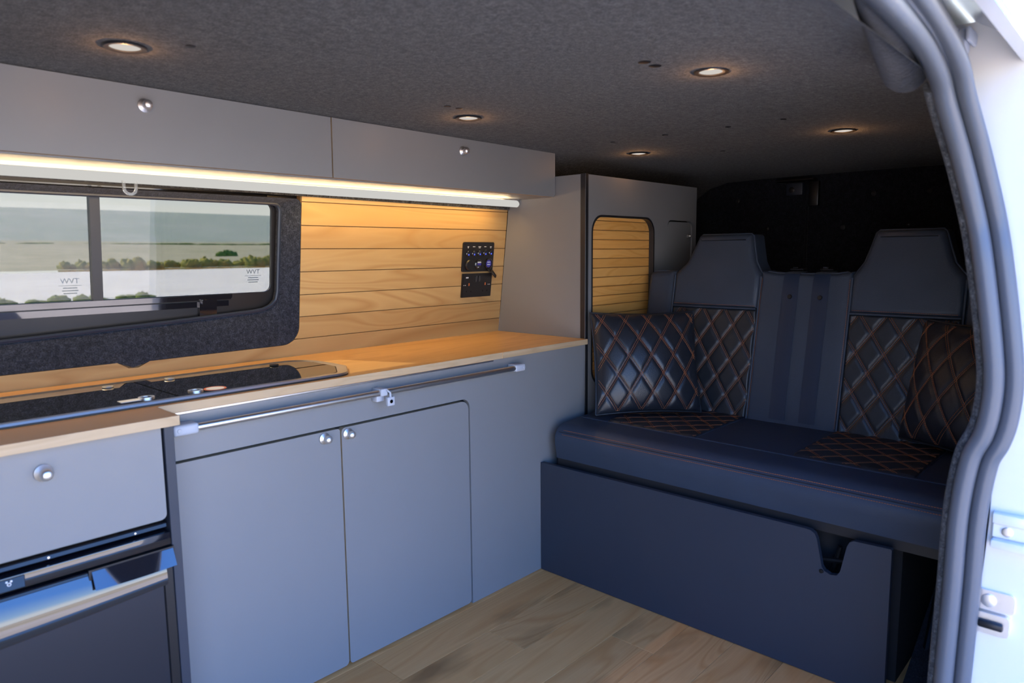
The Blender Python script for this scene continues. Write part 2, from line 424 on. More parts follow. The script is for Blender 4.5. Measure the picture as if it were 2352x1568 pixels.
bm = B(); tube(bm, [(p.x, wy(p.y, .036), p.y) for p in ia], .0055, 8); obj('piping', bm, 'webbing', win)
# black frame
W2 = lambda off: (lambda u, v, h: (u, wy(v, off-h), v))
bm = B(); F = W2(.066)
prism(bm, [(-2.5, .80), (-.60, .80), (-.60, 1.010), (-2.5, 1.010)], F, 0, .010)
prism(bm, [(-2.5, 1.277), (-.60, 1.277), (-.60, 1.36), (-2.5, 1.36)], F, 0, .010)
prism(bm, [(-.728, 1.0), (-.60, 1.0), (-.60, 1.30), (-.728, 1.30)], F, 0, .0101)
r = .022
for (cx, cz, sx_, sz_) in ((-.728, 1.010, -1, 1), (-.728, 1.277, -1, -1)):
    a = [(cx+sx_*(r-r*math.cos(t*PI/16)), cz+sz_*(r-r*math.sin(t*PI/16))) for t in range(9)]
    prism(bm, [(cx+.004, cz-sz_*.004)]+[(cx, cz+sz_*r)]+a[1:-1]+[(cx+sx_*r, cz)], F, 0, .0099)
obj('window_frame', bm, 'plastic', win)
bm = B(); prism(bm, [(-1.226, 1.0), (-1.2025, 1.0), (-1.2025, 1.283), (-1.226, 1.283)], F, -.002, .018); obj('mullion', bm, 'plastic', win)
bm = B(); prism(bm, [(-2.5, .994), (-.862, .994), (-.858, 1.000), (-.858, 1.008), (-2.5, 1.010)], F, .008, .022); prism(bm, [(-2.5, .972), (-.865, .974), (-.865, .990), (-2.5, .990)], F, .008, .015); obj('slide_rail', bm, 'gloss_black', win)
bm = B(); prism(bm, [(-2.5, 1.272), (-.75, 1.272), (-.75, 1.281), (-2.5, 1.281)], F, .008, .018); prism(bm, [(-2.5, 1.286), (-.75, 1.286), (-.75, 1.30), (-2.5, 1.30)], F, .008, .022); obj('head_rail', bm, 'gloss_black', win)
bm = B(); prism(bm, rrect(-.955, .948, -.905, .998, .003, 2), F, .010, .024); prism(bm, rrect(-.95, .978, -.91, .996, .003, 2), F, .024, .032); obj('catch', bm, 'gloss_black', win)
bm = B(); prism(bm, [(-1.21, 1.0), (-.72, 1.0), (-.72, 1.285), (-1.21, 1.285)], W2(.072), 0, .0035); obj('pane', bm, 'glass', win)
bm = B(); prism(bm, [(-2.5, 1.0), (-1.215, 1.0), (-1.215, 1.285), (-2.5, 1.285)], W2(.062), 0, .0035); obj('pane', bm, 'glass', win)
def text(body, size, name, mat, loc, rot, parent, depth=.0001, align='CENTER'):
    cu = bpy.data.curves.new('t', 'FONT'); cu.body = body; cu.size = size; cu.align_x = align; cu.extrude = depth; cu.resolution_u = 3
    t = bpy.data.objects.new('t', cu); C.objects.link(t)
    dg = bpy.context.evaluated_depsgraph_get(); me = bpy.data.meshes.new_from_object(t.evaluated_get(dg)); bpy.data.objects.remove(t)
    me.materials.clear(); me.materials.append(M[mat]); o = bpy.data.objects.new(name, me); C.objects.link(o)
    o.parent = parent; o.location = Vector(loc)-(wloc(parent) if parent else Vector()); o.rotation_euler = rot; return o
for (x, z, off) in ((-.781, 1.066, .067), (-1.275, 1.055, .057)):
    t = text('TVW', .019, 'glass_marking', 'etch', (x, wy(z, off), z), (PI/2-.123, 0, PI), win)
    bm = B(); box(bm, (x-.026, wy(z-.005, off)-.0002, z-.0060), (x+.026, wy(z-.005, off), z-.0050))
    for k, ww in ((1, .016), (2, .018), (3, .015)): box(bm, (x-ww, wy(z-.007*k-.003, off)-.0002, z-.0068*k-.006), (x+ww, wy(z-.007*k-.003, off), z-.0068*k-.0035))
    obj('glass_marking', bm, 'etch', win)

# ================================================================== KITCHEN
# ---- long base cabinet with two doors
kc = thing('base_cabinet', 'long grey laminate kitchen cabinet with two doors under the oak worktop', 'cabinet', (-.5, .2, 0))
DT, DX0, DXM, DX1 = .668, -1.262, -.807, -.338
fr = [(DX1+.0, 0.001), (.253, 0.001), (.253, .785), (-1.262, .785), (-1.262, DT+.0065)]+[(DX1-.032+p, q) for p, q in []]
fr += [(DX1-.030+.030*math.sin(t*PI/16), DT+.0065-.030+.030*math.cos(t*PI/16)) for t in range(9)]
bm = B(); prism(bm, fr, XZ(0), -.018, 0); obj('front_frame', bm, 'grey', kc, smooth=20)
bm = B(); box(bm, (-1.262, .019, .002), (.25, .43, .783)); obj('carcass', bm, 'black_gap', kc)
knob_prof = [(.013, 0), (.0148, .002), (.0148, .004), (.010, .007), (.0075, .009), (.0075, .014), (.0100, .017), (.0108, .021), (.0095, .025), (.006, .028), (0, .029)]
def knob(x, y, z, parent, s=1.0, d=(0, -1, 0)):
    bm = B(); lathe(bm, [(r_*s, h*s) for r_, h in knob_prof], (x, y, z), d, 24); return obj('knob', bm, 'nickel', parent, smooth=50)
bm = B(); prism(bm, rrect(DX0, .006, DXM-.002, DT, (.002, .012, .008, .002), 4), XZ(0), -.018, 0, 0, 1); d1 = obj('cabinet_door', bm, ['grey', 'ply'], kc, smooth=20); knob(-.857, 0, .651, d1)
bm = B(); prism(bm, rrect(DXM+.0025, .006, DX1-.006, DT, (.010, .012, .028, .012), 6), XZ(0), -.018, 0, 0, 1); d2 = obj('cabinet_door', bm, ['grey', 'ply'], kc, smooth=20); knob(-.786, 0, .650, d2)

# ---- fridge cabinet on the left, standing proud
fc = thing('fridge_cabinet', 'grey fridge housing with drop down flap at the left end of the kitchen', 'cabinet', (-1.7, .1, 0))
bm = B(); bbox(bm, (-1.286, -.10, .001), (-1.2665, .42, .785), .001, 1); obj('side_panel', bm, 'grey_dark', fc)
bm = B(); bbox(bm, (-2.2, -.10, .001), (-2.182, .42, .785), .001, 1); obj('side_panel', bm, 'grey_dark', fc)
bm = B(); prism(bm, rrect(-2.178, .588, -1.2915, .783, (.012, .012, .001, .001), 5), XZ(-.082), 0, .018); fl = obj('flap_door', bm, 'grey', fc, smooth=20); knob(-1.498, -.10, .735, fl, 1.05)
bm = B(); box(bm, (-2.182, -.06, .575), (-1.286, -.04, .785)); obj('back_board', bm, 'black_gap', fc)
# ---- fridge
fg = thing('fridge', 'glossy black compact fridge under the flap at lower left', 'fridge', (-1.7, .1, 0))
bm = B(); box(bm, (-2.18, -.05, .01), (-1.288, .41, .56)); obj('body', bm, 'plastic', fg)
bm = B(); bbox(bm, (-2.18, -.088, .566), (-1.288, -.05, .577), .002, 1); fa = obj('top_grille', bm, 'gloss_black', fg)
for x in (-1.35, -1.50, -1.62):
    bm = B(); lathe(bm, [(.0025, 0), (.002, .001), (0, .0012)], (x, -.0885, .571), (0, -1, 0), 8); obj('screw', bm, 'nickel', fa)
bm = B(); bbox(bm, (-2.18, -.104, .534), (-1.2885, -.05, .561), .002, 2); cp = obj('control_strip', bm, 'gloss_black', fg)
bm = B(); bbox(bm, (-1.75, -.1055, .536), (-1.542, -.103, .559), .001, 1); obj('control_window', bm, 'gloss_black', cp)
bm = B(); lathe(bm, [(.0032, 0), (.0032, .0006), (.0018, .0006), (.0018, 0)], (-1.566, -.1056, .5485), (0, -1, 0), 16)
for dx in (-.0035, .0035): lathe(bm, [(.0018, 0), (.0018, .0006), (0, .0006)], (-1.566+dx, -.1056, .5535), (0, -1, 0), 12)
obj('indicator', bm, 'print', cp)
# door: bowed gloss cap, matt panel below
dr = B()
def cap(u, v):
    x = -2.18+u*(.875); s = v
    z = .520-.062*s-.020*math.sin(PI*min(1, max(0, (-1.305-x)/.875)))*s
    return (x, -.098-.020*math.sin(PI*s*.5+.2), z)
bm = B(); grid(bm, cap, 40, 10); door = obj('door', bm, 'gloss_black', fg, smooth=60)
bm = B()
pts = [(-2.18, .02), (-1.312, .02)]+[(-1.305-.875*t/30-.007*(t == 0), .457-.020*math.sin(PI*t/30)) for t in range(31)]
prism(bm, pts, XZ(-.09), 0, .021); obj('door_panel', bm, 'fridge_panel', door, smooth=20)
bm = B(); bbox(bm, (-1.310, -.110, .02), (-1.290, -.07, .492), .002, 1); obj('door_edge', bm, 'plastic', door)
bm = B(); prism(bm, [(-.0, 0), (0, 0.001), (1, 0), ], lambda u, v, h: (0, 0, 0), 0, 1) if False else None
bm = B()
def hnd(u, v):
    x = -1.437+u*.150; return (x, -.107-.016*v-.004*v*math.sin(PI*u), .5265-.032*v)
grid(bm, hnd, 12, 8); obj('handle', bm, 'chrome_black' if 'chrome_black' in M else 'gloss_black', door, smooth=60)
bm = B(); box(bm, (-1.442, -.106, .493), (-1.284, -.09, .530)); obj('handle_recess', bm, 'plastic', door)
bm = B(); bbox(bm, (-2.18, -.107, .520), (-1.442, -.09, .528), .002, 1); obj('door_lip', bm, 'gloss_black', door)

# ---- worktop
wt = thing('worktop', 'oak worktop running along the kitchen, deeper over the fridge', 'worktop', (-.9, .2, .785))
WF = -.014
pts = [(-2.2, -.131), (-1.2665, -.131), (-1.2635, WF+.0), (.2505, WF), (.2505, .004), (.254, .004), (.254, .441), (-2.2, .441)]
bm = B(); prism(bm, pts, XY(.785), 0, .019); obj('board', bm, 'oak_top', wt, smooth=20)
bm = B(); bbox(bm, (-2.2, -.1325, .785), (-1.2650, -.131, .8045), .0004, 1); bbox(bm, (-1.2665, -.1325, .785), (-1.2650, WF, .8045), .0004, 1); obj('edge_strip', bm, 'oak_edge', wt)
bm = B(); bbox(bm, (-1.262, WF-.0015, .785), (-.2025, WF, .8045), .0004, 1); obj('edge_strip', bm, 'oak_edge', wt)
bm = B(); bbox(bm, (-.2005, WF-.0015, .785), (.252, WF, .8045), .0004, 1); obj('edge_strip', bm, 'oak_edge', wt)
# ---- aluminium profile under the front edge
bm = B(); bbox(bm, (-1.262, -.012, .7785), (-.240, -.0003, .7849), .0015, 1)
tag(obj('edge_profile', bm, 'alu'), 'slim aluminium profile under the front edge of the worktop', 'profile')
# ---- steel rail on the cabinet front
rl = thing('table_rail', 'brushed steel rail mounted across the grey cabinet front', 'rail', (-.68, -.03, .75))
bm = B(); tube(bm, [(-1.205, -.032, .750), (-.160, -.032, .750)], .0085, 16); obj('tube', bm, 'steel', rl)
for x0, x1 in ((-1.245, -1.190), (-.168, -.122)):
    bm = B(); bbox(bm, (x0, -.043, .738), (x1, -.0005, .762), .006, 3); e_ = obj('end_bracket', bm, 'grey_plastic', rl)
    bm = B(); lathe(bm, [(.005, 0), (.004, .001), (0, .001)], ((x0 if x0 < -1 else x1-.02)+.012, -.0432, .750), (0, -1, 0), 12); obj('screw_cap', bm, 'grey_plastic', e_)
bm = B(); bbox(bm, (-.706, -.024, .724), (-.680, -.0005, .742), .003, 2); bbox(bm, (-.704, -.043, .742), (-.682, -.0005, .762), .003, 2); obj('centre_bracket', bm, 'grey_plastic', rl)
bm = B(); tube(bm, [(-.685, -.044, .757), (-.680, -.050, .750), (-.680, -.050, .738)], .003, 8); bbox(bm, (-.692, -.054, .715), (-.668, -.044, .739), .002, 2); ck = obj('clip', bm, 'grey_plastic', rl)
bm = B(); lathe(bm, [(.0055, 0), (.0055, .0006), (.0045, .0006), (.0045, 0)], (-.680, -.0541, .727), (0, -1, 0), 16); obj('clip_mark', bm, 'alu', ck)

# ---- hob and sink unit with glass lids
hb = thing('hob_unit', 'stainless hob and sink unit with smoked glass lids let into the worktop', 'hob', (-1.3, .16, .804))
def hobline(inset, x0=-2.15):
    x1 = -.706-inset; y0 = .004+inset; y1 = .330-inset; rr = .085-inset*.5
    o = [(x0, y0)]
    o += [(x, y) for x, y in arc(x1-.045-rr*.6, y0+rr*.62, rr*.62, -90, -25, 7)]
    o += [(x1-.004, y0+.10), (x1, y0+.16), (x1-.002, y0+.22)]
    o += arc(x1-rr-.004, y1-rr, rr, 0, 90, 9)
    o += [(x0, y1)]
    return o
bm = B(); prism(bm, hobline(0), XY(.8045), 0, .003); obj('gasket', bm, 'black_edge', hb, smooth=30)
bm = B(); o1, o2 = hobline(.0), hobline(.022)
lv = []
for ln, z in ((o1, .808), (hobline(.002), .8125), (hobline(.014), .8135), (o2, .8105)): lv.append([bm.verts.new((u, v, z)) for u, v in ln])
for a, b in zip(lv, lv[1:]):
    for i in range(len(a)-1): bm.faces.new((a[i], a[i+1], b[i+1], b[i]))
obj('rim', bm, 'alu', hb, smooth=50)
gl = hobline(.024)
rl_ = [p for p in gl if p[0] > -1.2]
bm = B(); prism(bm, [(-1.199, gl[0][1])]+rl_+[(-1.199, gl[-1][1])], XY(.806), 0, .0055); obj('glass_lid', bm, 'black_glass', hb, smooth=20)
bm = B(); prism(bm, rrect(-2.13, gl[0][1], -1.203, gl[-1][1], .002, 1), XY(.806), 0, .0055); obj('glass_lid', bm, 'black_glass', hb, smooth=20)
for (x, y, mt) in ((-1.126, .272, 'chrome'), (-1.269, .270, 'chrome'), (-.842, .266, 'plastic')):
    bm = B(); lathe(bm, [(.012, 0), (.013, .002), (.012, .004), (0, .005)], (x, y, .8115), (0, 0, 1), 20); obj('hinge_button', bm, 'nickel' if mt == 'chrome' else mt, hb)
for x, y in ((-1.256, .066), (-1.150, .062)):
    bm = B(); lathe(bm, [(.0165, 0), (.0165, .003), (.0125, .003), (.0125, 0)], (x, y, .8115), (0, 0, 1), 24); obj('finger_ring', bm, 'nickel', hb)
bm = B(); lathe(bm, [(.025, 0), (.025, .0006), (.021, .0006), (.021, 0)], (-1.105, .060, .8115), (0, 0, 1), 32); st = obj('warning_ring', bm, 'red', hb)
bm = B(); lathe(bm, [(.0205, 0), (.0205, .0005), (0, .0005)], (-1.105, .060, .8115), (0, 0, 1), 32); obj('ring_print', bm, 'print', st)
bm = B(); box(bm, (-1.312, .050, .8115), (-1.272, .076, .812)); obj('sticker', bm, 'white_plastic', hb)

# ---- overhead cabinet
OY, OB = .139, 1.330
oh = thing('overhead_cabinet', 'long grey overhead locker with two lift up doors below the ceiling', 'cabinet', (-.9, .25, 1.33))
bm = B(); prism(bm, [(-2.2, OB+.001), (-.710, OB+.001), (-.7085, ceil_z(-.7)-.006), (-2.2, ceil_z(-2.2)-.006)], XZ(OY+.018), 0, .018, 0, 1); d1 = obj('locker_door', bm, ['grey', 'ply'], oh, smooth=20); knob(-1.189, OY, 1.454, d1)
bm = B(); prism(bm, [(-.706, OB+.001), (.245, OB-.003), (.253, OB+.006), (.253, ceil_z(.25)-.004), (-.7045, ceil_z(-.7)-.006)], XZ(OY+.018), 0, .018, 0, 1); d2 = obj('locker_door', bm, ['grey', 'ply'], oh, smooth=20); knob(-.219, OY, 1.448, d2)
bm = B(); bbox(bm, (-2.2, OY+.018, OB-.003), (.2535, .325, OB+.012), .001, 1); obj('underside', bm, 'grey', oh)
bm = B(); bbox(bm, (-.72, OY+.02, OB+.012), (-.70, .26, 1.46), .001, 1); obj('divider', bm, 'grey', oh)

# ---- led strip
ls = thing('led_strip', 'warm white led strip light under the overhead locker', 'light', (-.9, .31, 1.31))
bm = B(); tube(bm, [(-2.15, .318, 1.3125), (.236, .318, 1.3100), (.242, .318, 1.3100)], [.0125, .0125, .008], 14, flat=Vector((0, 0, 1))); obj('diffuser', bm, 'led', ls, smooth=60)
bm = B(); bbox(bm, (-2.16, .306, 1.3225), (.240, .332, 1.3272), .001, 1); obj('channel', bm, 'alu', ls)
for i in range(60):
    x = -2.13+i*.0386
    plight('led_diode', (x, .312, 1.2960), .25, (1, .61, .20), ls, r=0, typ='SPOT', size=math.radians(174), blend=1.0, rot=(math.radians(22), 0, 0))
L = bpy.data.lights.new('led_glow', 'AREA'); L.shape = 'RECTANGLE'; L.size = 2.30; L.size_y = .012; L.energy = 4.5; L.color = (1, .72, .38)
lo = bpy.data.objects.new('led_glow', L); C.objects.link(lo); lo.parent = ls; lo.location = Vector((-.99, .290, 1.302))-wloc(ls); lo.rotation_euler = (PI, 0, 0)
# clear hook under it
hk = B()
o1 = arc(-1.175, 1.285, .017, 180, 360, 12); o2 = arc(-1.175, 1.285, .0105, 360, 180, 12)
bm = B(); a = o1+[(-1.158, 1.303), (-1.192, 1.303)]
prism(bm, [(-1.192, 1.303)]+o1+[(-1.158, 1.303), (-1.1645, 1.2995), (-1.1645, 1.285)]+o2[1:-1]+[(-1.1855, 1.285), (-1.1855, 1.2995)], XZ(.303), 0, .004)
hkt = tag(obj('plastic_hook', bm, 'clear', smooth=30), 'small clear plastic ring clip hanging below the led strip', 'hook')

# ---- tall cabinet
TC = thing('tall_cabinet', 'tall grey cabinet with oak tambour shutter beside the seat', 'cabinet', (.66, .2, 0))
bm = B(); prism(bm, [(.004, .001), (.43, .001), (.445, .80), (.382, 1.29), (.330, 1.395), (.315, 1.402), (.004, 1.402)], lambda u, v, h: (.256+h, u, v), 0, .016); obj('side_panel', bm, 'grey', TC, smooth=20)
bm = B(); bbox(bm, (.2535, -.002, .001), (.272, .021, 1.404), .001, 1); obj('corner_edging', bm, 'black_edge', TC)
# face with rounded opening and door opening, cut as a ring of polygons
HX0, HX1, HZ0, HZ1 = .297, .722, .622, 1.255
SX0, SX1, SZ0, SZ1 = .829, 1.040, .66, 1.253
def holed(bm, outer_, holes, to3, h0, h1):
    for h in (h0, h1):
        t = bmesh.new(); es = []
        for lp in [outer_]+holes:
            vs = [t.verts.new((u, v, 0)) for u, v in lp]
            es += [t.edges.new((vs[i], vs[(i+1) % len(vs)])) for i in range(len(vs))]
        bmesh.ops.triangle_fill(t, use_beauty=True, edges=es)
        mp = {v: bm.verts.new(to3(v.co.x, v.co.y, h)) for v in t.verts}
        for f in t.faces: bm.faces.new([mp[v] for v in f.verts])
        t.free()
    for lp in [outer_]+holes:
        a = [bm.verts.new(to3(u, v, h0)) for u, v in lp]; b = [bm.verts.new(to3(u, v, h1)) for u, v in lp]
        for i in range(len(lp)): bm.faces.new((a[i], a[(i+1) % len(lp)], b[(i+1) % len(lp)], b[i]))
    bmesh.ops.remove_doubles(bm, verts=bm.verts, dist=1e-5)
hole1 = rrect(HX0, HZ0, HX1, HZ1, .062, 8); hole2 = rrect(SX0, SZ0, SX1, SZ1, .03, 6)
bm = B(); holed(bm, [(.272, .001), (1.076, .001), (1.076, 1.401), (.272, 1.401)], [hole1, hole2], XZ(.016), 0, .016); obj('front_panel', bm, 'grey', TC, smooth=20)
bm = B(); holed(bm, rrect(HX0-.004, HZ0-.004, HX1+.004, HZ1+.004, .064, 8), [rrect(HX0+.003, HZ0+.003, HX1-.003, HZ1-.003, .060, 8)], XZ(.020), .0, .0215); obj('opening_trim', bm, 'black_edge', TC, smooth=30)
ns = 19; zz0 = .60; pitch_ = (1.275-zz0)/ns
tb = None
for i in range(ns):
    bm = B(); bbox(bm, (.285, .022, zz0+pitch_*i+.0010), (.74, .030, zz0+pitch_*(i+1)-.0010), .0018, 1); obj('tambour_slat', bm, 'oak_slat', TC)
bm = B(); box(bm, (.28, .0305, .58), (.75, .034, 1.29)); obj('tambour_backing', bm, 'groove', TC)
bm = B(); prism(bm, rrect(SX0+.006, SZ0+.006, SX1-.006, SZ1-.006, .026, 6), XZ(.018), 0, .014); sdr = obj('cupboard_door', bm, 'grey', TC, smooth=20)
knob(1.008, .004, 1.188, sdr, .62)
bm = B(); box(bm, (.78, .034, .5), (1.07, .040, 1.38)); obj('inner_board', bm, 'black_gap', TC)
bm = B(); box(bm, (1.060, .02, .001), (1.076, .32, 1.401)); obj('end_panel', bm, 'grey', TC)
bm = B(); box(bm, (.274, .02, 1.385), (1.06, .315, 1.400)); obj('top_board', bm, 'grey_dark', TC)

# ---- switch panel and mains socket on the planks
sp = thing('switch_panel', 'black twelve volt switch panel with blue lit switches on the oak wall', 'switch panel', (.104, .40, 1.05))
bm = B(); prism(bm, rrect(.021, 1.051, .188, 1.164, .007, 4), WALL, 0, .005); obj('plate', bm, 'plastic', sp, smooth=30)
nrm = Vector((0, -1, -.123)).normalized()
def wp(x, z, h): return (x, wy(z, -h), z)
for (x, z) in ((.028, 1.157), (.181, 1.157), (.028, 1.058), (.181, 1.058)):
    bm = B(); lathe(bm, [(.003, 0), (.002, .001), (0, .001)], wp(x, z, .005), nrm, 10); obj('screw', bm, 'metal_dark', sp)
for i in range(5):
    x = .047+i*.0305; z = 1.120+.0008*i
    bm = B(); lathe(bm, [(.0115, 0), (.0115, .004), (.0095, .006), (.0085, .003), (0, .003)], wp(x, z, .005), nrm, 20); sw = obj('switch', bm, 'gloss_black', sp, smooth=40)
    bm = B(); lathe(bm, [(.0033, 0), (.003, .001), (0, .0012)], wp(x+.002, z-.004, .0085), nrm, 10); obj('indicator', bm, 'blue_led', sw)
    bm = B(); ww = (.004, .006, .007, .0055, .005)[i]; prism(bm, [(x-ww, 1.1455), (x+ww, 1.1455), (x+ww, 1.1475), (x-ww, 1.1475)], WALL, .005, .0052)
    if i in (0, 2, 4): prism(bm, [(x-ww*.7, 1.1415), (x+ww*.7, 1.1415), (x+ww*.7, 1.1432), (x-ww*.7, 1.1432)], WALL, .005, .0052)
    obj('printed_legend', bm, 'print', sp)
bm = B(); lathe(bm, [(.021, 0), (.021, .006), (.018, .010), (0, .010)], wp(.055, 1.0775, .005), nrm, 24); c1 = obj('socket_cover', bm, 'plastic', sp)
bm = B(); lathe(bm, [(.019, 0), (.019, .004), (.016, .006), (.015, .003), (0, .003)], wp(.105, 1.079, .005), nrm, 24); c2 = obj('voltmeter', bm, 'gloss_black', sp)
bm = B(); prism(bm, [(.099, 1.075), (.118, 1.075), (.118, 1.083), (.099, 1.083)], WALL, .0085, .009); obj('screen', bm, 'violet', c2)
bm = B(); prism(bm, [(.099, 1.084), (.119, 1.084), (.119, 1.089), (.099, 1.089)], WALL, .0085, .009); prism(bm, [(.101, 1.066), (.106, 1.066), (.106, 1.069), (.101, 1.069)], WALL, .0085, .009); obj('readout', bm, 'print', c2)
bm = B(); lathe(bm, [(.021, 0), (.021, .005), (.0175, .007), (.0165, .003), (0, .003)], wp(.160, 1.081, .005), nrm, 24); c3 = obj('usb_socket', bm, 'gloss_black', sp)
bm = B(); lathe(bm, [(.0145, 0), (.0145, .0006), (0, .0006)], wp(.160, 1.081, .008), nrm, 24); obj('glow_ring', bm, 'violet', c3)
bm = B()
for dz in (-.006, .003): prism(bm, [(.152, 1.0815+dz), (.168, 1.0815+dz), (.168, 1.0855+dz), (.152, 1.0855+dz)], WALL, .0087, .0092)
obj('usb_port', bm, 'display', c3)
bm = B(); tube(bm, [wp(.157, 1.060, .010), wp(.159, 1.052, .016), wp(.163, 1.047, .020)], .003, 8); lathe(bm, [(.017, 0), (.019, .003), (.019, .006), (.013, .012), (0, .012)], wp(.173, 1.038, .020), (.55, -.55, .55), 20); obj('socket_cap', bm, 'plastic', c3)
ms = thing('mains_socket', 'black double mains socket plate below the switch panel', 'socket', (.104, .42, .95))
bm = B(); prism(bm, rrect(.027, .952, .186, 1.044, .003, 3), WALL, 0, .006); obj('plate', bm, 'plastic', ms, smooth=30)
bm = B(); prism(bm, [(.028, .953), (.0305, .953), (.0305, 1.043), (.028, 1.043)], WALL, .006, .0064); obj('plate_edge', bm, 'metal_dark', ms)
for x in (.098, .114):
    bm = B(); prism(bm, rrect(x-.0055, 1.012, x+.0055, 1.034, .001, 1), WALL, .006, .010); obj('rocker_switch', bm, 'gloss_black', ms)
bm = B(); prism(bm, [(.045, 1.026), (.058, 1.026), (.058, 1.031), (.045, 1.031)], WALL, .006, .0063); obj('printed_mark', bm, 'print', ms)
for x in (.063, .151):
    bm = B(); prism(bm, [(x-.0025, .997), (x+.0025, .997), (x+.0025, 1.007), (x-.0025, 1.007)], WALL, .006, .0066); obj('earth_slot', bm, 'copper', ms)
    for dx in (-.012, .012):
        bm = B(); prism(bm, [(x+dx-.003, .972), (x+dx+.003, .972), (x+dx+.003, .978), (x+dx-.003, .978)], WALL, .0061, .0066); obj('pin_slot', bm, 'black_gap', ms)
for x in (.040, .172):
    bm = B()
    for dx in (-.004, .004): prism(bm, [(x+dx-.002, .998), (x+dx+.002, .998), (x+dx+.002, 1.0005), (x+dx-.002, 1.0005)], WALL, .006, .0063)
    obj('printed_mark', bm, 'print', ms)

# ---- ceiling spotlights
spots = [(-1.316, -.130, 'round recessed ceiling light nearest the left edge'), (-.422, -.103, 'round recessed ceiling light above the right overhead door'), (.492, -.070, 'round recessed ceiling light in front of the tall cabinet'), (-.410, -.829, 'round recessed ceiling light nearest the door opening'), (.522, -.793, 'round recessed ceiling light farthest right above the seat')]
for (x, y, lab) in spots:
    z = ceil_z(x)+.001
    t = thing('ceiling_light', lab, 'light', (x, y, z), 'recessed ceiling lights')
    bm = B(); lathe(bm, [(.036, .0), (.037, .003), (.0355, .005), (.027, .004), (.026, -.004), (.036, -.004)], (x, y, z), (0, 0, -1), 32); obj('bezel', bm, 'black_edge', t, smooth=40)
    bm = B(); lathe(bm, [(0, .0045), (.015, .0040), (.026, .002), (.026, -.003), (0, -.003)], (x, y, z), (0, 0, -1), 32); obj('lens', bm, 'lamp', t, smooth=50)
    plight('bulb', (x, y, z-.020), 0.26, (1, .48, .18), t, r=0)
# ---- dark screw holes in the ceiling carpet
for (x, y, lab) in ((-1.233, -.216, 'right beside the leftmost ceiling light'), (-1.199, .07, 'against the left overhead door'), (-.566, -.763, 'left of the pair beside the light nearest the door'), (-.527, -.764, 'right of the pair beside the light nearest the door'), (-.562, -1.068, 'upper of the pair nearest the door opening'), (-.522, -1.066, 'lower of the pair nearest the door opening'), (-.560, -.170, 'left of the pair by the light above the right overhead door'), (-.520, -.171, 'touching the glow of the light above the right overhead door'), (.246, .07, 'at the end of the overhead cabinet'), (.212, -.148, 'just before the light in front of the tall cabinet'), (.214, -.348, 'right of the light in front of the tall cabinet'), (.67, -.32, 'behind the light in front of the tall cabinet, to its right'), (.214, -.73, 'nearest the light above the seat'), (.219, -.561, 'midway between the two rear ceiling lights'), (.705, .09, 'directly above the tall cabinet front')):
    rr = .013 if x < -.4 and y < -.3 else .009
    bm = B(); lathe(bm, [(rr, -.004), (rr, .0012), (rr*.7, .0018), (0, .0012)], (x, y, ceil_z(x)+.001), (0, 0, -1), 14)
    tag(obj('ceiling_plug', bm, 'plastic', smooth=50), 'small dark ceiling plug '+lab, 'plug', 'dark plugs in the ceiling carpet')

# ================================================================== BENCH SEAT
K = .18
def BK(u, v, h): return (.53+K*(v-.53)-h, u, v-h*K*0)        # backrest plane: u = y, v = z, h forwards
bs = thing('bench_seat', 'black quilted two seat bench with headrests and orange stitching', 'seat', (.35, -.6, 0))
# front kick panel with notch
pn = [(-.004, .002), (-.004, .393), (-.915, .396), (-.930, .395), (-.941, .388), (-.947, .375), (-.962, .305), (-.969, .295), (-.984, .289), (-1.000, .292), (-1.008, .305), (-1.021, .375), (-1.027, .388), (-1.037, .394), (-1.121, .397), (-1.124, .394), (-1.125, .002)]
bm = B(); prism(bm, pn[::-1], lambda u, v, h: (-.001-h, u, v), -.014, .002); obj('kick_panel', bm, 'grey_dark', bs, smooth=30)
bm = B(); lathe(bm, [(.006, 0), (.005, .003), (0, .004)], (-.003, -.962, .292), (-1, 0, 0), 12); obj('panel_catch', bm, 'metal_dark', bs)
# frame under the cushion
fr_ = bs
bm = B(); box(bm, (.035, -1.25, .385), (.62, -.05, .412)); obj('base_board', bm, 'black_edge', fr_)
bm = B(); box(bm, (.10, -1.10, .002), (.13, -.05, .385)); obj('rear_board', bm, 'black_gap', fr_)
bm = B(); box(bm, (.10, -1.125, .002), (.62, -1.10, .385)); obj('end_board', bm, 'black_gap', fr_)
bm = B(); tube(bm, [(.05, -.93, .30), (.05, -1.02, .315)], .008, 8); tube(bm, [(.06, -.97, .27), (.05, -.99, .35)], .006, 8); obj('release_lever', bm, 'metal_dark', fr_)
bm = B(); tube(bm, [(.16, -1.17, .01), (.40, -1.17, .30)], .010, 8); obj('strut', bm, 'metal_dark', fr_)
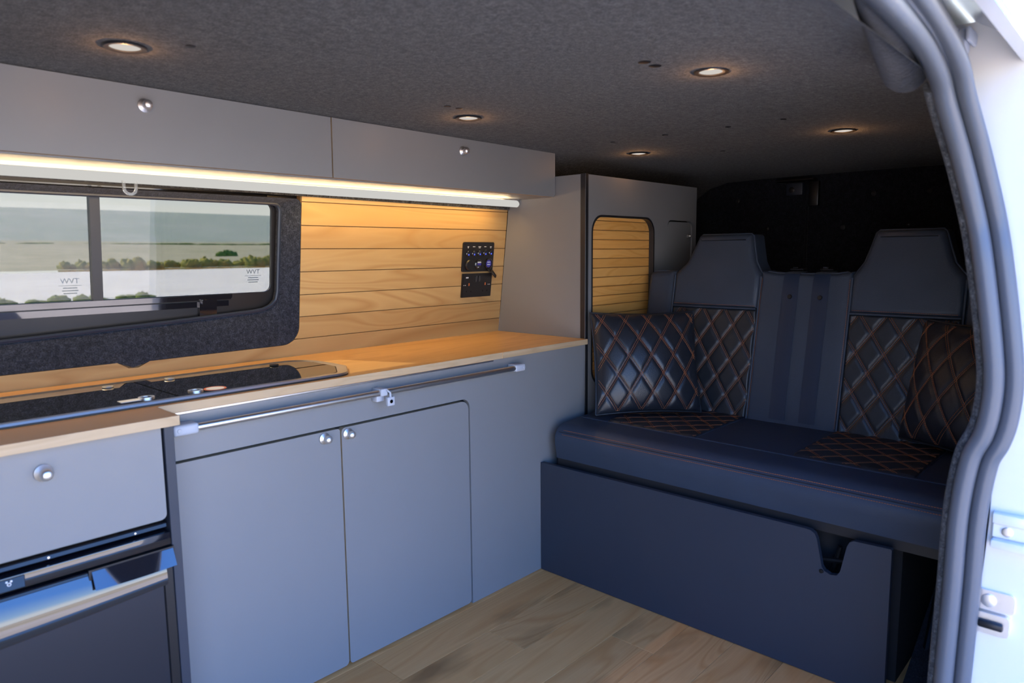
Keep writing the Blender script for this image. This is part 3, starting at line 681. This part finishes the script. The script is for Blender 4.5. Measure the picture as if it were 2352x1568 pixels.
# seat cushion: rounded section swept across
def cush_prof():
    p = [(.60, .412), (.030, .412)]
    p += [(.028, .43), (.022, .46)]
    p += [(.078-.058*math.cos(t*PI/16), .478+.052*math.sin(t*PI/16)) for t in range(9)]
    p += [(.14, .5335), (.25, .536), (.40, .535), (.52, .533), (.60, .528)]
    return p
def sweep(bm, prof_, y0, y1, r, n=5):
    cz = .47; secs = []
    for k in range(n+1):
        a = k/n*PI/2; secs.append((y0-r+r*math.cos(a), r*(1-math.sin(a))))
    secs = [(y0-r*(1-math.sin(a*PI/2/n)), r*(1-math.cos(PI/2-a*PI/2/n))*1.0) for a in range(n+1)]
    full = [(y0-(r-r*math.sin(a*PI/2/n)), 0) for a in range(0)]
    st = []
    for a in range(n+1):
        t = a*PI/2/n; st.append((y0-r*(1-math.sin(t)) if False else y0-r+r*math.cos(t), r*(1-math.cos(t)) if False else r*(1-math.sin(PI/2-t))))
    st = st[::-1]
    st += [(y0+y1-y, s) for y, s in st[::-1]]
    cx = .31; rings = []
    for y, s in st:
        ring = []
        for (x, z) in prof_:
            fx = 1-s/.29 if x < .5 else 1; fz = 1-s/.062
            ring.append(bm.verts.new((cx+(x-cx)*fx, y, cz+(z-cz)*fz)))
        rings.append(ring)
    k = len(prof_)
    for a, b in zip(rings, rings[1:]):
        for i in range(k): bm.faces.new((a[i], a[(i+1) % k], b[(i+1) % k], b[i]))
    bm.faces.new(rings[0][::-1]); bm.faces.new(rings[-1])
CP = cush_prof()
bm = B(); sweep(bm, CP, -.048, -1.250, .022); cu = obj('seat_cushion', bm, 'leather', bs, smooth=50)

def dashes(bm, surf, line, pitch=.0062, ln=.0046, r=.0007, lift=.0006):
    """thread dashes along a 2D polyline mapped by surf(u, v) -> (pos, normal)"""
    P2 = [Vector(p) for p in line]; L = [0]
    for a, b in zip(P2, P2[1:]): L.append(L[-1]+(b-a).length)
    def at(t):
        k = 0
        while k < len(L)-2 and L[k+1] < t: k += 1
        return P2[k].lerp(P2[k+1], (t-L[k])/max(1e-9, L[k+1]-L[k]))
    t = .002
    while t+ln < L[-1]:
        a, na = surf(*at(t)); b, nb = surf(*at(t+ln)); d = b-a
        if d.length > 1e-6:
            s = d.normalized().cross(na).normalized()*r; n_ = na*r
            a = a+na*lift; b = b+na*lift
            va = [bm.verts.new(a+q) for q in (s, n_*1.2, -s)]; vb = [bm.verts.new(b+q) for q in (s, n_*1.2, -s)]
            for i in range(2): bm.faces.new((va[i], vb[i], vb[i+1], va[i+1]))
        t += pitch
def lattice_lines(u0, v0, u1, v1, a, b, off=.0028, ph=(0, 0)):
    """two stitch lines either side of every lattice line s = u/a +- v/b integer, clipped to the rectangle"""
    out = []
    for sg in (1, -1):
        d = Vector((1/a, sg/b)); nlen = d.length; n2 = d/nlen
        vals = [(u-ph[0])/a+sg*(v-ph[1])/b for u in (u0, u1) for v in (v0, v1)]
        for k in range(math.ceil(min(vals)), math.floor(max(vals))+1):
            for o in (-off, off):
                # points with (u-ph0)/a + sg (v-ph1)/b = k + o*nlen
                c = k+o*nlen; pts = []
                for u in (u0, u1):
                    v = ph[1]+sg*b*(c-(u-ph[0])/a)
                    if v0 <= v <= v1: pts.append((u, v))
                for v in (v0, v1):
                    u = ph[0]+a*(c-sg*(v-ph[1])/b)
                    if u0 < u < u1: pts.append((u, v))
                if len(pts) >= 2:
                    pts.sort()
                    if (Vector(pts[0])-Vector(pts[-1])).length > .012: out.append((pts[0], pts[-1]))
    return out
def quilt_h(u, v, a, b, ph, amp):
    s = (u-ph[0])/a+(v-ph[1])/b; t = (u-ph[0])/a-(v-ph[1])/b
    t1 = abs(s-round(s))*2; t2 = abs(t-round(t))*2
    f = lambda q: (1-(1-min(1, q*2.2))**2)
    return amp*f(t1)*f(t2)
def quilted(name, base, u0, v0, u1, v1, a, b, ph, amp, nu, nv, parent, mat, edge=.010):
    """base(u, v, h) -> point"""
    def hh(u, v):
        e_ = min(u-u0, u1-u, v-v0, v1-v)/edge; e_ = max(0, min(1, e_)); e_ = 1-(1-e_)**2
        return (.003+quilt_h(u, v, a, b, ph, amp))*e_-.001
    def fn(i, j):
        u = u0+(u1-u0)*i; v = v0+(v1-v0)*j; return base(u, v, hh(u, v))
    bm = B(); grid(bm, fn, nu, nv); o = obj(name, bm, mat, parent, smooth=180, recalc=True)
    def surf(u, v):
        p = Vector(base(u, v, hh(u, v))); q = Vector(base(u, v, hh(u, v)+.01)); return p, (q-p).normalized()
    bm = B()
    for p0, p1 in lattice_lines(u0+.004, v0+.004, u1-.004, v1-.004, a, b, .0030, ph):
        n = 40; dashes(bm, surf, [(p0[0]+(p1[0]-p0[0])*i/n, p0[1]+(p1[1]-p0[1])*i/n) for i in range(n+1)])
    obj('stitching', bm, 'stitch', o, recalc=False, kind='stuff')
    return o
# quilted insets on the seat top (u = y, v = x)
def top_z(x):
    for (x0, z0), (x1, z1) in zip(CP[3:], CP[4:]):
        if x0 <= x <= x1: return z0+(z1-z0)*(x-x0)/(x1-x0)
    return .53
SEAT = lambda u, v, h: (v, u, top_z(v)+h)
quilted('seat_quilt', SEAT, -.505, .165, -.165, .575, .090, .090, (-.335, .37), .0045, 90, 90, cu, 'leather_q', .006)
quilted('seat_quilt', SEAT, -1.13, .165, -.81, .575, .090, .090, (-.97, .37), .0045, 90, 90, cu, 'leather_q', .006)
# welts on the seat: across the front of the insets, between the panels
bm = B(); tube(bm, [(.158, -.06-i*.0595, top_z(.158)+.001) for i in range(21)], .0022, 6)
for y in (-.165, -.505, -.81, -1.13): tube(bm, [(x, y, top_z(x)+.0005) for x in (.158, .25, .35, .45, .58)], .0022, 6)
obj('welt', bm, 'leather', cu)
def front(u, v):                                           # point on the cushion front edge; v = angle
    t = v; x = .078-.058*math.cos(t); z = .478+.052*math.sin(t); n_ = Vector((-math.cos(t), 0, math.sin(t)))
    return Vector((x, u, z)), n_
bm = B()
for ang in (.42, .72):
    dashes(bm, lambda u, v: front(-v, ang), [(0, .075), (0, 1.225)], .0062, .0046, .0008)
obj('stitching', bm, 'stitch', cu, recalc=False, kind='stuff')
bm = B(); tube(bm, [front(-.06-i*.059, .57)[0] for i in range(21)], .0016, 6); obj('seam', bm, 'leather_q', cu)

# backrest parts
def bpart(name, pts, mat, h0=-.10, h1=.0, r=.018):
    bm = B(); puff(bm, pts, BK, h0, h1, r); return obj(name, bm, mat, br, smooth=60)
br = bs
def ccw(p):
    a = sum(p[i][0]*p[(i+1) % len(p)][1]-p[(i+1) % len(p)][0]*p[i][1] for i in range(len(p))); return p if a > 0 else p[::-1]
def head(yl, yr, tl, tr, zs=1.050, zt=1.181):
    """headrest panel outline; yl > yr (left to right), tl, tr top corners"""
    o = [(yl, .916), (yr, .916), (yr, zs-.012)]
    o += [(yr+(tr-yr)*.22, zs+.004), (yr+(tr-yr)*.52, zs+.030), (yr+(tr-yr)*.80, zs+.085), (tr-.002, zt-.008), (tr+.006, zt)]
    o += [(tl-.006, zt), (tl+.002, zt-.008), (yl+(tl-yl)*.80, zs+.085), (yl+(tl-yl)*.52, zs+.030), (yl+(tl-yl)*.22, zs+.004), (yl, zs-.012)]
    return ccw(o)
bpart('side_bolster', ccw([(-.046, .50), (-.163, .50), (-.163, 1.046), (-.14, 1.047), (-.075, 1.045), (-.055, 1.040), (-.047, 1.028)]), 'leather', h1=.006, r=.022)
h1_ = head(-.166, -.5055, -.250, -.455); bpart('headrest_panel', h1_, 'leather', h1=.014, r=.022)
mid = ccw([(-.507, .50), (-.811, .50), (-.811, 1.050), (-.80, 1.047), (-.76, 1.041), (-.659, 1.039), (-.56, 1.041), (-.52, 1.047), (-.507, 1.050)])
cpn = bpart('centre_panel', mid, 'leather', h1=.004, r=.012)
h2_ = head(-.8125, -1.131, -.870, -1.062); bpart('headrest_panel', h2_, 'leather', h1=.014, r=.022)
bpart('side_bolster', ccw([(-1.132, .50), (-1.250, .50), (-1.249, 1.028), (-1.24, 1.040), (-1.20, 1.045), (-1.15, 1.047), (-1.132, 1.046)]), 'leather', h1=.006, r=.022)
for (ya, yb, ph) in ((-.5055, -.166, (-.336, .73)), (-1.131, -.8125, (-.972, .73))):
    bm = B(); box(bm, (0, 0, 0), (1, 1, 1)); 
    for v in bm.verts: v.co = Vector(BK(ya+(yb-ya)*v.co.x, .50+.416*v.co.z, -.10+.098*v.co.y))
    qb = obj('back_quilt', bm, 'leather_q', br)
    quilted('quilted_face', BK, ya+.002, .515, yb-.002, .914, .085, .125, ph, .0065, 110, 150, qb, 'leather_q', .008)
# piping along edges
def pipe(name, pts, h, r=.0032, mat='leather'):
    bm = B(); tube(bm, [BK(u, v, h) for u, v in pts], r, 8); return obj(name, bm, mat, br, smooth=60)
def top_of(hd): 
    p = [q for q in hd if q[1] > .99]; p.sort(key=lambda q: -q[0]); return p
pipe('top_piping', [(-.06, 1.043), (-.11, 1.047)]+top_of(h1_)+[(-.53, 1.047), (-.56, 1.042), (-.659, 1.040), (-.76, 1.042), (-.79, 1.047)]+top_of(h2_)+[(-1.16, 1.047), (-1.22, 1.043)], -.012, .0045)
for y in (-.1645, -.5065, -.812, -1.1315): pipe('panel_piping', [(y, .53+i*.05) for i in range(11)], .003, .0038)
for (ya, yb) in ((-.170, -.502), (-.816, -1.128)): pipe('cross_piping', [(ya+(yb-ya)*i/6, .916) for i in range(7)], .010, .0042)
def bsurf(hh): return lambda u, v: (Vector(BK(u, v, hh)), Vector((-1, 0, K)).normalized())
bm = B()
for y in (-.512, -.806): dashes(bm, bsurf(.0045), [(y, .54), (y, 1.03)])
for (ya, yb) in ((-.175, -.498), (-.822, -1.122)): dashes(bm, bsurf(.0142), [(ya, .926), (yb, .926)])
obj('stitching', bm, 'stitch', cpn, recalc=False, kind='stuff')
bm = B(); box(bm, (.66, -1.24, .42), (.74, -.06, 1.0)); obj('back_shell', bm, 'black_edge', br)

# belts
for k, (yc, lab) in enumerate(((-.615, 'dark webbing seat belt over the bench back, left of the pair'), (-.716, 'dark webbing seat belt over the bench back, right of the pair'))):
    sb = thing('seat_belt', lab, 'seat belt', (.6, yc, .54), 'seat belts on the bench back')
    bm = B(); hw = .0265
    path = [(z, .0075) for z in (.545, .60, .70, .80, .90, .98, 1.02)]
    pts = [Vector(BK(yc, z, h)) for z, h in path]+[Vector((.6215, yc, 1.0405)), Vector((.640, yc, 1.0465)), Vector((.69, yc, 1.0475))]
    rows_ = []
    for p in pts:
        rows_.append([bm.verts.new(p+Vector((-.0016*(1 if abs(q) in (.33,) else 0), hw*q, 0))) for q in (-1, -.66, -.33, 0, .33, .66, 1)])
    for a, b in zip(rows_, rows_[1:]):
        for i in range(6): bm.faces.new((a[i], a[i+1], b[i+1], b[i]))
    bmesh.ops.recalc_face_normals(bm, faces=bm.faces)
    r_ = bmesh.ops.solidify(bm, geom=bm.faces[:], thickness=.0018)
    web = obj('webbing', bm, 'webbing', sb, smooth=25)
    bm = B(); lathe(bm, [(.008, 0), (.008, .002), (.0065, .004), (0, .0045)], BK(yc-.002, .963, .010), (-1, 0, K), 16); obj('stop_button', bm, 'plastic', sb)
    bm = B(); bbox(bm, (.655, yc-.022, 1.052), (.70, yc+.022, 1.058), .002, 1); obj('guide', bm, 'plastic', sb)
    bm = B(); bbox(bm, (.650, yc-.008, 1.058), (.664, yc+.010, 1.0640), .001, 1); obj('clip', bm, 'chrome', sb)

# ---- throw pillows
def pillow(name, label, origin, e_, n_, lean, wd, ht, th, ph):
    e_ = Vector(e_).normalized(); n_ = Vector(n_).normalized(); upv = (Vector((0, 0, 1))-n_*lean).normalized(); nn = e_.cross(upv).normalized()
    if nn.dot(n_) < 0: nn = -nn
    o = Vector(origin)
    a, b = .084, .134
    def sh(u, v, side=1):
        # u, v in -1..1
        sxx = 1-.045*(1-v*v)-.0*abs(v); szz = 1-.05*(1-u*u)
        x = wd/2*u*sxx; y = ht/2*v*szz
        t = th*((1-u*u)*(1-v*v))**.42
        q = quilt_h(x, y, a, b, ph, .0048) if side > 0 else 0
        ed = min(1, (1-max(abs(u), abs(v)))/.06)
        t = t+(q-.004)*ed*(side > 0)
        return o+e_*x+upv*(ht/2+y)+nn*(t*side)
    t = thing(name, label, 'pillow', o, 'quilted throw pillows on the bench')
    N = 120
    def wq(s): return math.sin((s*2-1)*PI/2)*.55+(s*2-1)*.45
    bm = B(); grid(bm, lambda i, j: sh(wq(i), wq(j)), N, N)
    fc_ = obj('quilted_cover', bm, 'leather_p', t, smooth=180)
    bm = B(); grid(bm, lambda i, j: sh(wq(i), wq(j), -1), 24, 24); obj('back_cover', bm, 'leather_p', t, smooth=180)
    ol = [sh(-1+2*i/20, -1) for i in range(20)]+[sh(1, -1+2*i/20) for i in range(20)]+[sh(1-2*i/20, 1) for i in range(20)]+[sh(-1, 1-2*i/20) for i in range(21)]
    bm = B(); tube(bm, ol, .0035, 8); obj('edge_piping', bm, 'leather_p', t, smooth=60)
    def surf(x, y):
        u = max(-.985, min(.985, x/(wd/2))); v = max(-.985, min(.985, y/(ht/2)))
        p = sh(u, v); du = sh(u+.01, v)-p; dv = sh(u, v+.01)-p; nv = du.cross(dv).normalized()
        return p, nv if nv.dot(nn) > 0 else -nv
    bm = B()
    for p0, p1 in lattice_lines(-wd/2*.97, -ht/2*.97, wd/2*.97, ht/2*.97, a, b, .0030, ph):
        dashes(bm, surf, [(p0[0]+(p1[0]-p0[0])*i/60, p0[1]+(p1[1]-p0[1])*i/60) for i in range(61)], .0062, .0046, .0007, .0006)
    obj('stitching', bm, 'stitch', fc_, recalc=False, kind='stuff')
    return t
pillow('throw_pillow', 'black quilted pillow with orange diamond stitching beside the tall cabinet', (.302+.014, -.2545+.015, .546), (.739, -.673, 0), (-.673, -.739, 0), .30, .385, .372, .058, (.01, .02))
pillow('throw_pillow', 'dark quilted pillow tilted in the right corner of the bench by the door', (.440, -1.150, .546), (-.50, -.866, 0), (-.866, .50, 0), .22, .36, .372, .058, (.01, .02))

# ---- seat belt retractor on the rear wall
rt_ = thing('belt_anchor', 'dark belt anchor bracket high on the tailgate wall', 'bracket', (1.69, -.23, 1.38))
bm = B(); bbox(bm, (1.655, -.245, 1.385), (1.70, -.165, 1.445), .006, 2); obj('housing', bm, 'grey_dark', rt_)
bm = B(); lathe(bm, [(.014, 0), (.014, .004), (.008, .006), (0, .006)], (1.655, -.195, 1.412), (-1, 0, 0), 16); obj('bolt', bm, 'plastic', rt_)
bm = B(); bbox(bm, (1.64, -.30, 1.452), (1.70, -.12, 1.462), .003, 1); obj('cover_lip', bm, 'plastic', rt_)
bm = B(); bbox(bm, (1.67, -.315, 1.33), (1.70, -.268, 1.45), .006, 2); obj('buckle_guard', bm, 'plastic', rt_)

# ================================================================== DOOR OPENING ON THE RIGHT
SL = [(-1.60, -1.300, 1.415), (-1.10, -1.295, 1.420), (-.85, -1.288, 1.421), (-.62, -1.271, 1.425), (-.50, -1.269, 1.400), (-.44, -1.271, 1.359), (-.38, -1.287, 1.276), (-.35, -1.309, 1.174), (-.35, -1.324, 1.100), (-.35, -1.343, .980), (-.35, -1.353, .894), (-.35, -1.351, .832), (-.35, -1.343, .788), (-.35, -1.326, .739), (-.35, -1.315, .634), (-.35, -1.313, .488), (-.35, -1.309, .298), (-.35, -1.306, .10), (-.35, -1.304, -.05)]
def smoothpath(p, n=8):
    p = [Vector(q) for q in p]; o = []
    for i in range(len(p)-1):
        p0, p1, p2, p3 = p[max(0, i-1)], p[i], p[i+1], p[min(len(p)-1, i+2)]
        for k in range(n):
            t = k/n; o.append(.5*((2*p1)+(p2-p0)*t+(2*p0-5*p1+4*p2-p3)*t*t+(3*p1-p0-3*p2+p3)*t*t*t))
    return o+[p[-1]]
sl = smoothpath(SL)
def offs_path(p, d, dx=0):
    """offset in the opening's own plane, away from the opening (outwards), plus along -Y"""
    o = []
    for i, q in enumerate(p):
        t = (p[min(i+1, len(p)-1)]-p[max(i-1, 0)]).normalized()
        s = t.cross(Vector((-1, 0, 0))) 
        # direction seen from the camera across the seal
        v = (q-CAM_REF).normalized(); side = t.cross(v).normalized()
        o.append(q+side*d+Vector((dx, 0, 0)))
    return o
CAM_REF = Vector((-1.9, -1.6, 1.0))                        # middle of the opening, where one steps in
ds = thing('door_seal', 'grey double rubber door seal framing the sliding door opening', 'seal', (-.35, -1.31, 0))
a1 = offs_path(sl, .0); sgn = 1
bm = B(); tube(bm, sl, .0165, 16); obj('inner_bulb', bm, 'rubber', ds, smooth=60)
t_ = offs_path(sl, .030, -.004); 
if t_[90].y > sl[90].y: sgn = -1
bm = B(); tube(bm, offs_path(sl, .029*sgn, .006), .0145, 16); obj('outer_bulb', bm, 'rubber', ds, smooth=60)
bm = B(); tube(bm, offs_path(sl, .0145*sgn, .012), .010, 8); obj('groove', bm, 'black_edge', ds, smooth=60)
bm = B(); tube(bm, [q for q, q0 in zip(offs_path(sl, -.016*sgn, .016), sl) if q0.z < 1.392 and q0.x > -.49], .013, 14); tag(obj('carpet_edge', bm, 'carpet', smooth=60), 'fluffy dark carpet edge tucked along the door seal', 'carpet edge')
# carpeted pillar trim filling behind the seal
bm = B(); pa = offs_path(sl, -.012*sgn, .02); pb = [q+Vector((.06, .0, 0)) for q in offs_path(sl, .01*sgn, .03)]
va = [bm.verts.new(q) for q in pa]; vb = [bm.verts.new(q) for q in pb]
for i in range(len(va)-1):
    if pa[i].z < 1.2: bm.faces.new((va[i], va[i+1], vb[i+1], vb[i]))
bmesh.ops.delete(bm, geom=[v for v in bm.verts if not v.link_faces], context='VERTS')
struct('trim_2', bm, 'carpet_dark', label='dark carpet trim on the door pillar')
# carpeted bulge on the door header
LP = smoothpath([(-1.9, -1.335, 1.425), (-1.4, -1.325, 1.430), (-1.0, -1.301, 1.437), (-.83, -1.268, 1.442), (-.60, -1.229, 1.445), (-.45, -1.204, 1.432), (-.40, -1.198, 1.428), (-.37, -1.194, 1.425), (-.352, -1.192, 1.423)], 6)
bm = B(); nn_ = len(LP); tube(bm, LP, [.019+.018*min(1, max(0, (q.x+1.0)/.4)) if q.x < -.44 else .037*math.sqrt(max(.02, 1-((q.x+.44)/.089)**2)) for q in LP], 16)
tag(obj('header_trim', bm, 'carpet_dark', smooth=80), 'rounded carpet covered trim along the top of the door opening', 'trim')
# wheel arch box
bm = B(); pts = [(.06, 0), (.10, .02), (.30, .12), (.45, .19), (.62, .21), (1.2, .21), (1.2, 0)]
prism(bm, pts, lambda u, v, h: (u, -1.33+h, v), 0, .185); tag(obj('wheel_arch', bm, 'carpet_dark', smooth=30), 'low dark carpeted wheel arch box beside the bench', 'wheel arch')

# ---- open sliding door outside, white
sdn = thing('sliding_door', 'white open sliding door edge with latches beside the seal', 'door', (-.30, -1.42, -.3))
def body_y(z):
    zs_ = [(-.4, -1.355), (.25, -1.37), (.6, -1.385), (.9, -1.39), (1.1, -1.375), (1.25, -1.34), (1.38, -1.30), (1.5, -1.25), (1.56, -1.2)]
    for (za, ya), (zb_, yb) in zip(zs_, zs_[1:]):
        if za <= z <= zb_: return ya+(yb-ya)*(z-za)/(zb_-za)
    return -1.3
zl = [-.4+i*.06 for i in range(33)]
pts = [(body_y(z)+.030, z) for z in zl]+[(body_y(z)-.20, z) for z in zl[::-1]]
bm = B(); prism(bm, pts, lambda u, v, h: (-.300+h, u, v), 0, 1.0); obj('door_shell', bm, 'white_paint', sdn, smooth=40)
bm = B(); bbox(bm, (-.318, -1.43, .620), (-.299, -1.362, .640), .003, 2); bbox(bm, (-.325, -1.46, .575), (-.299, -1.362, .592), .004, 2); bbox(bm, (-.312, -1.45, .592), (-.299, -1.362, .620), .002, 1); lr = obj('guide_rail', bm, 'white_paint', sdn)
bm = B(); lathe(bm, [(.009, 0), (.009, .003), (.005, .004), (0, .003)], (-.312, -1.386, .607), (-1, 0, 0), 16); obj('bolt', bm, 'alu', lr)
bm = B(); prism(bm, rrect(-1.405, .448, -1.345, .486, .008, 4), lambda u, v, h: (-.299-h, u, v), 0, .008); prism(bm, rrect(-1.400, .405, -1.345, .445, .008, 4), lambda u, v, h: (-.299-h, u, v), 0, .016); la = obj('latch_plate', bm, 'alu', sdn)
bm = B(); lathe(bm, [(.012, 0), (.012, .003), (.006, .004), (0, .004)], (-.307, -1.365, .467), (-1, 0, 0), 20); obj('bolt', bm, 'alu', la)
bm = B(); bbox(bm, (-.325, -1.392, .418), (-.315, -1.352, .432), .004, 2); obj('latch_hook', bm, 'metal_dark', la)
bm = B(); bbox(bm, (-.36, -1.262, 1.455), (-.31, -1.248, 1.505), .004, 2); bbox(bm, (-.355, -1.276, 1.462), (-.315, -1.264, 1.500), .004, 2); bbox(bm, (-.37, -1.285, 1.475), (-.305, -1.278, 1.498), .003, 2); rlr = obj('top_roller', bm, 'grey_plastic', sdn)

# ================================================================== OUTDOORS
def ground_mat(name, c1, c2, sc, rough=.9, c3=None):
    mt, n, l, b = newmat(name); v = mapped(n, l, (1, 1, 1), rnd=False)
    f = noise(n, l, v, sc, 5, .65); c = ramp(n, l, f, [(.35, c1), (.65, c2)])
    if c3: c = mixc(n, l, ramp(n, l, noise(n, l, v, sc*.13, 3), [(.45, (0, 0, 0)), (.62, (1, 1, 1))]), c, c3)
    l.new(c, b.inputs['Base Color']); b.inputs['Roughness'].default_value = rough; b.inputs['Specular IOR Level'].default_value = .2; return mt
M['gravel'] = ground_mat('pale gravel', (.56, .46, .34), (.76, .65, .50), 1.5)
M['lot'] = ground_mat('white gravel', (.80, .76, .62), (.90, .86, .72), .3)
M['field'] = ground_mat('dry field', (.36, .35, .19), (.54, .49, .30), .12, .95, (.44, .41, .25))
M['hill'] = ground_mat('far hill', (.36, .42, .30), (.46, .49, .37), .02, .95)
M['verge'] = ground_mat('verge grass', (.14, .22, .05), (.30, .30, .10), 1.2)
M['bush'] = ground_mat('scrub', (.20, .24, .05), (.48, .40, .09), 1.3, .9, (.40, .23, .07))
M['bush_g'] = ground_mat('green scrub', (.08, .16, .03), (.22, .30, .06), 1.3)
M['reed'] = ground_mat('dry grass bank', (.42, .34, .20), (.62, .52, .34), .8)
GZ = -.45
ORD = ['first', 'second', 'third', 'fourth', 'fifth', 'sixth', 'seventh', 'eighth', 'ninth', 'tenth', 'eleventh', 'twelfth', 'thirteenth', 'fourteenth']
bm = B(); grid(bm, lambda u, v: (-150+300*u, -80+106*v, GZ), 6, 4); struct('ground_near', bm, 'gravel', label='pale gravel ground around the van')
bm = B(); grid(bm, lambda u, v: (-200+500*u, 26+60*v, GZ+.003), 6, 4); struct('ground_lot', bm, 'lot', label='bright pale gravel flat beyond the window')
def fz(y): return GZ+.2+max(0, (y-86))*.0185+max(0, y-180)*.0155
random.seed(5)
bm = B(); grid(bm, lambda u, v: (-300+900*u, 86+(420-86)*v, fz(86+(420-86)*v)+.25*math.sin(u*40)*math.sin(v*23)), 60, 30); struct('ground_field', bm, 'field', label='dry green field rising beyond the gravel')
bm = B(); grid(bm, lambda u, v: (-700+2100*u, 420+(900-420)*v, fz(420)-1+(52-fz(420)+(u-.5)*16)*math.sin(v*PI/2)+1.2*math.sin(u*19)*v), 60, 12); struct('ground_hill', bm, 'hill', label='grey green hill on the horizon')
def blob(bm, c, rx, ry, rz, sd, n=14):
    rnd = random.Random(sd); k = [(rnd.uniform(2, 6), rnd.uniform(2, 6), rnd.uniform(0, 6)) for _ in range(4)]
    def f(u, v):
        a = u*2*PI; t = v*PI*.52
        q = 1+.16*sum(math.sin(p[0]*a+p[2])*math.sin(p[1]*t*1.3+p[2]*1.7) for p in k)/1.6+rnd.uniform(-.07, .07)
        return (c[0]+rx*math.cos(a)*math.sin(t)*q, c[1]+ry*math.sin(a)*math.sin(t)*q, c[2]+rz*max(0, math.cos(t))**.55*q)
    g_ = [[None]*(n+1) for _ in range(n*2+1)]
    for i in range(n*2):
        for j in range(n+1): g_[i][j] = bm.verts.new(f(i/(n*2), j/n))
    g_[n*2] = g_[0]
    for i in range(n*2):
        for j in range(n): bm.faces.new((g_[i][j], g_[i+1][j], g_[i+1][j+1], g_[i][j+1]))
    bmesh.ops.remove_doubles(bm, verts=bm.verts, dist=.001)
for i, (px, sz, hh_) in enumerate(((.27, 1.0, .8), (.29, 1.1, .9), (.315, 1.3, 1.0), (.345, 1.5, 1.1), (.372, 1.2, .8), (.395, 1.4, .85), (.42, 1.5, 1.15), (.445, 1.5, 1.0), (.468, 1.4, 1.1), (.492, 1.3, .95), (.515, 1.5, 1.1), (.538, 1.5, 1.15), (.56, 1.4, 1.1), (.585, 1.5, 1.1))):
    y = 88+random.uniform(-1, 2); x = CAM.x+px*(y-CAM.y)
    bm = B()
    for k in range(2): blob(bm, (x+(k-.5)*sz*.6, y+random.uniform(-.5, .5), GZ), sz*random.uniform(.52, .62), 1.0, hh_*random.uniform(.95, 1.3), i*7+k, 10)
    tag(obj('scrub_bush', bm, 'bush', smooth=180), 'low olive and rust scrub bush beyond the gravel, '+ORD[13-i]+' from the right window edge', 'bush', 'scrub bushes beyond the window')
y = 150; bm = B(); x = CAM.x+.473*(y-CAM.y)
for k in range(3): blob(bm, (x+k*1.2-1.2, y, fz(y)-.2), 1.3, 1.0, 1.3+.3*(k == 1), 90+k, 10)
tag(obj('field_bush', bm, 'bush_g', smooth=180), 'single bright green bush out on the field', 'bush')
bm = B()
for k in range(40):
    blob(bm, (40+k*5+random.uniform(-2, 2), 330+random.uniform(-3, 3), fz(330)-.2), 4.5, 2, random.uniform(.15, .8), 200+k, 5)
o_ = obj('hedge_line', bm, 'bush_g', smooth=180); tag(o_, 'thin dark hedge line across the far field', 'hedge')
# verge tufts close under the window
for k in range(10):
    bm = B(); x = 1.5+k*.75+random.uniform(-.3, .3); y = 26.5+random.uniform(-.4, .5)
    for q in range(2): blob(bm, (x+q*.22, y, GZ), .24, .3, random.uniform(.10, .26), 300+k*3+q, 6)
    tag(obj('verge_tuft', bm, 'verge', smooth=180), 'low green tuft at the bottom of the window view, '+ORD[k]+' from the left', 'tuft', 'green tufts below the window view')
# dry grass bank behind the photographer (seen in reflections)
bm = B(); grid(bm, lambda u, v: (-60+90*u, -9-9*v, GZ+(1.0+.2*math.sin(u*37))*math.sin(v*PI*.5)+.05*math.sin(u*400)*math.sin(v*60)), 120, 16); struct('ground_bank', bm, 'reed', label='dry grass bank across from the van door')
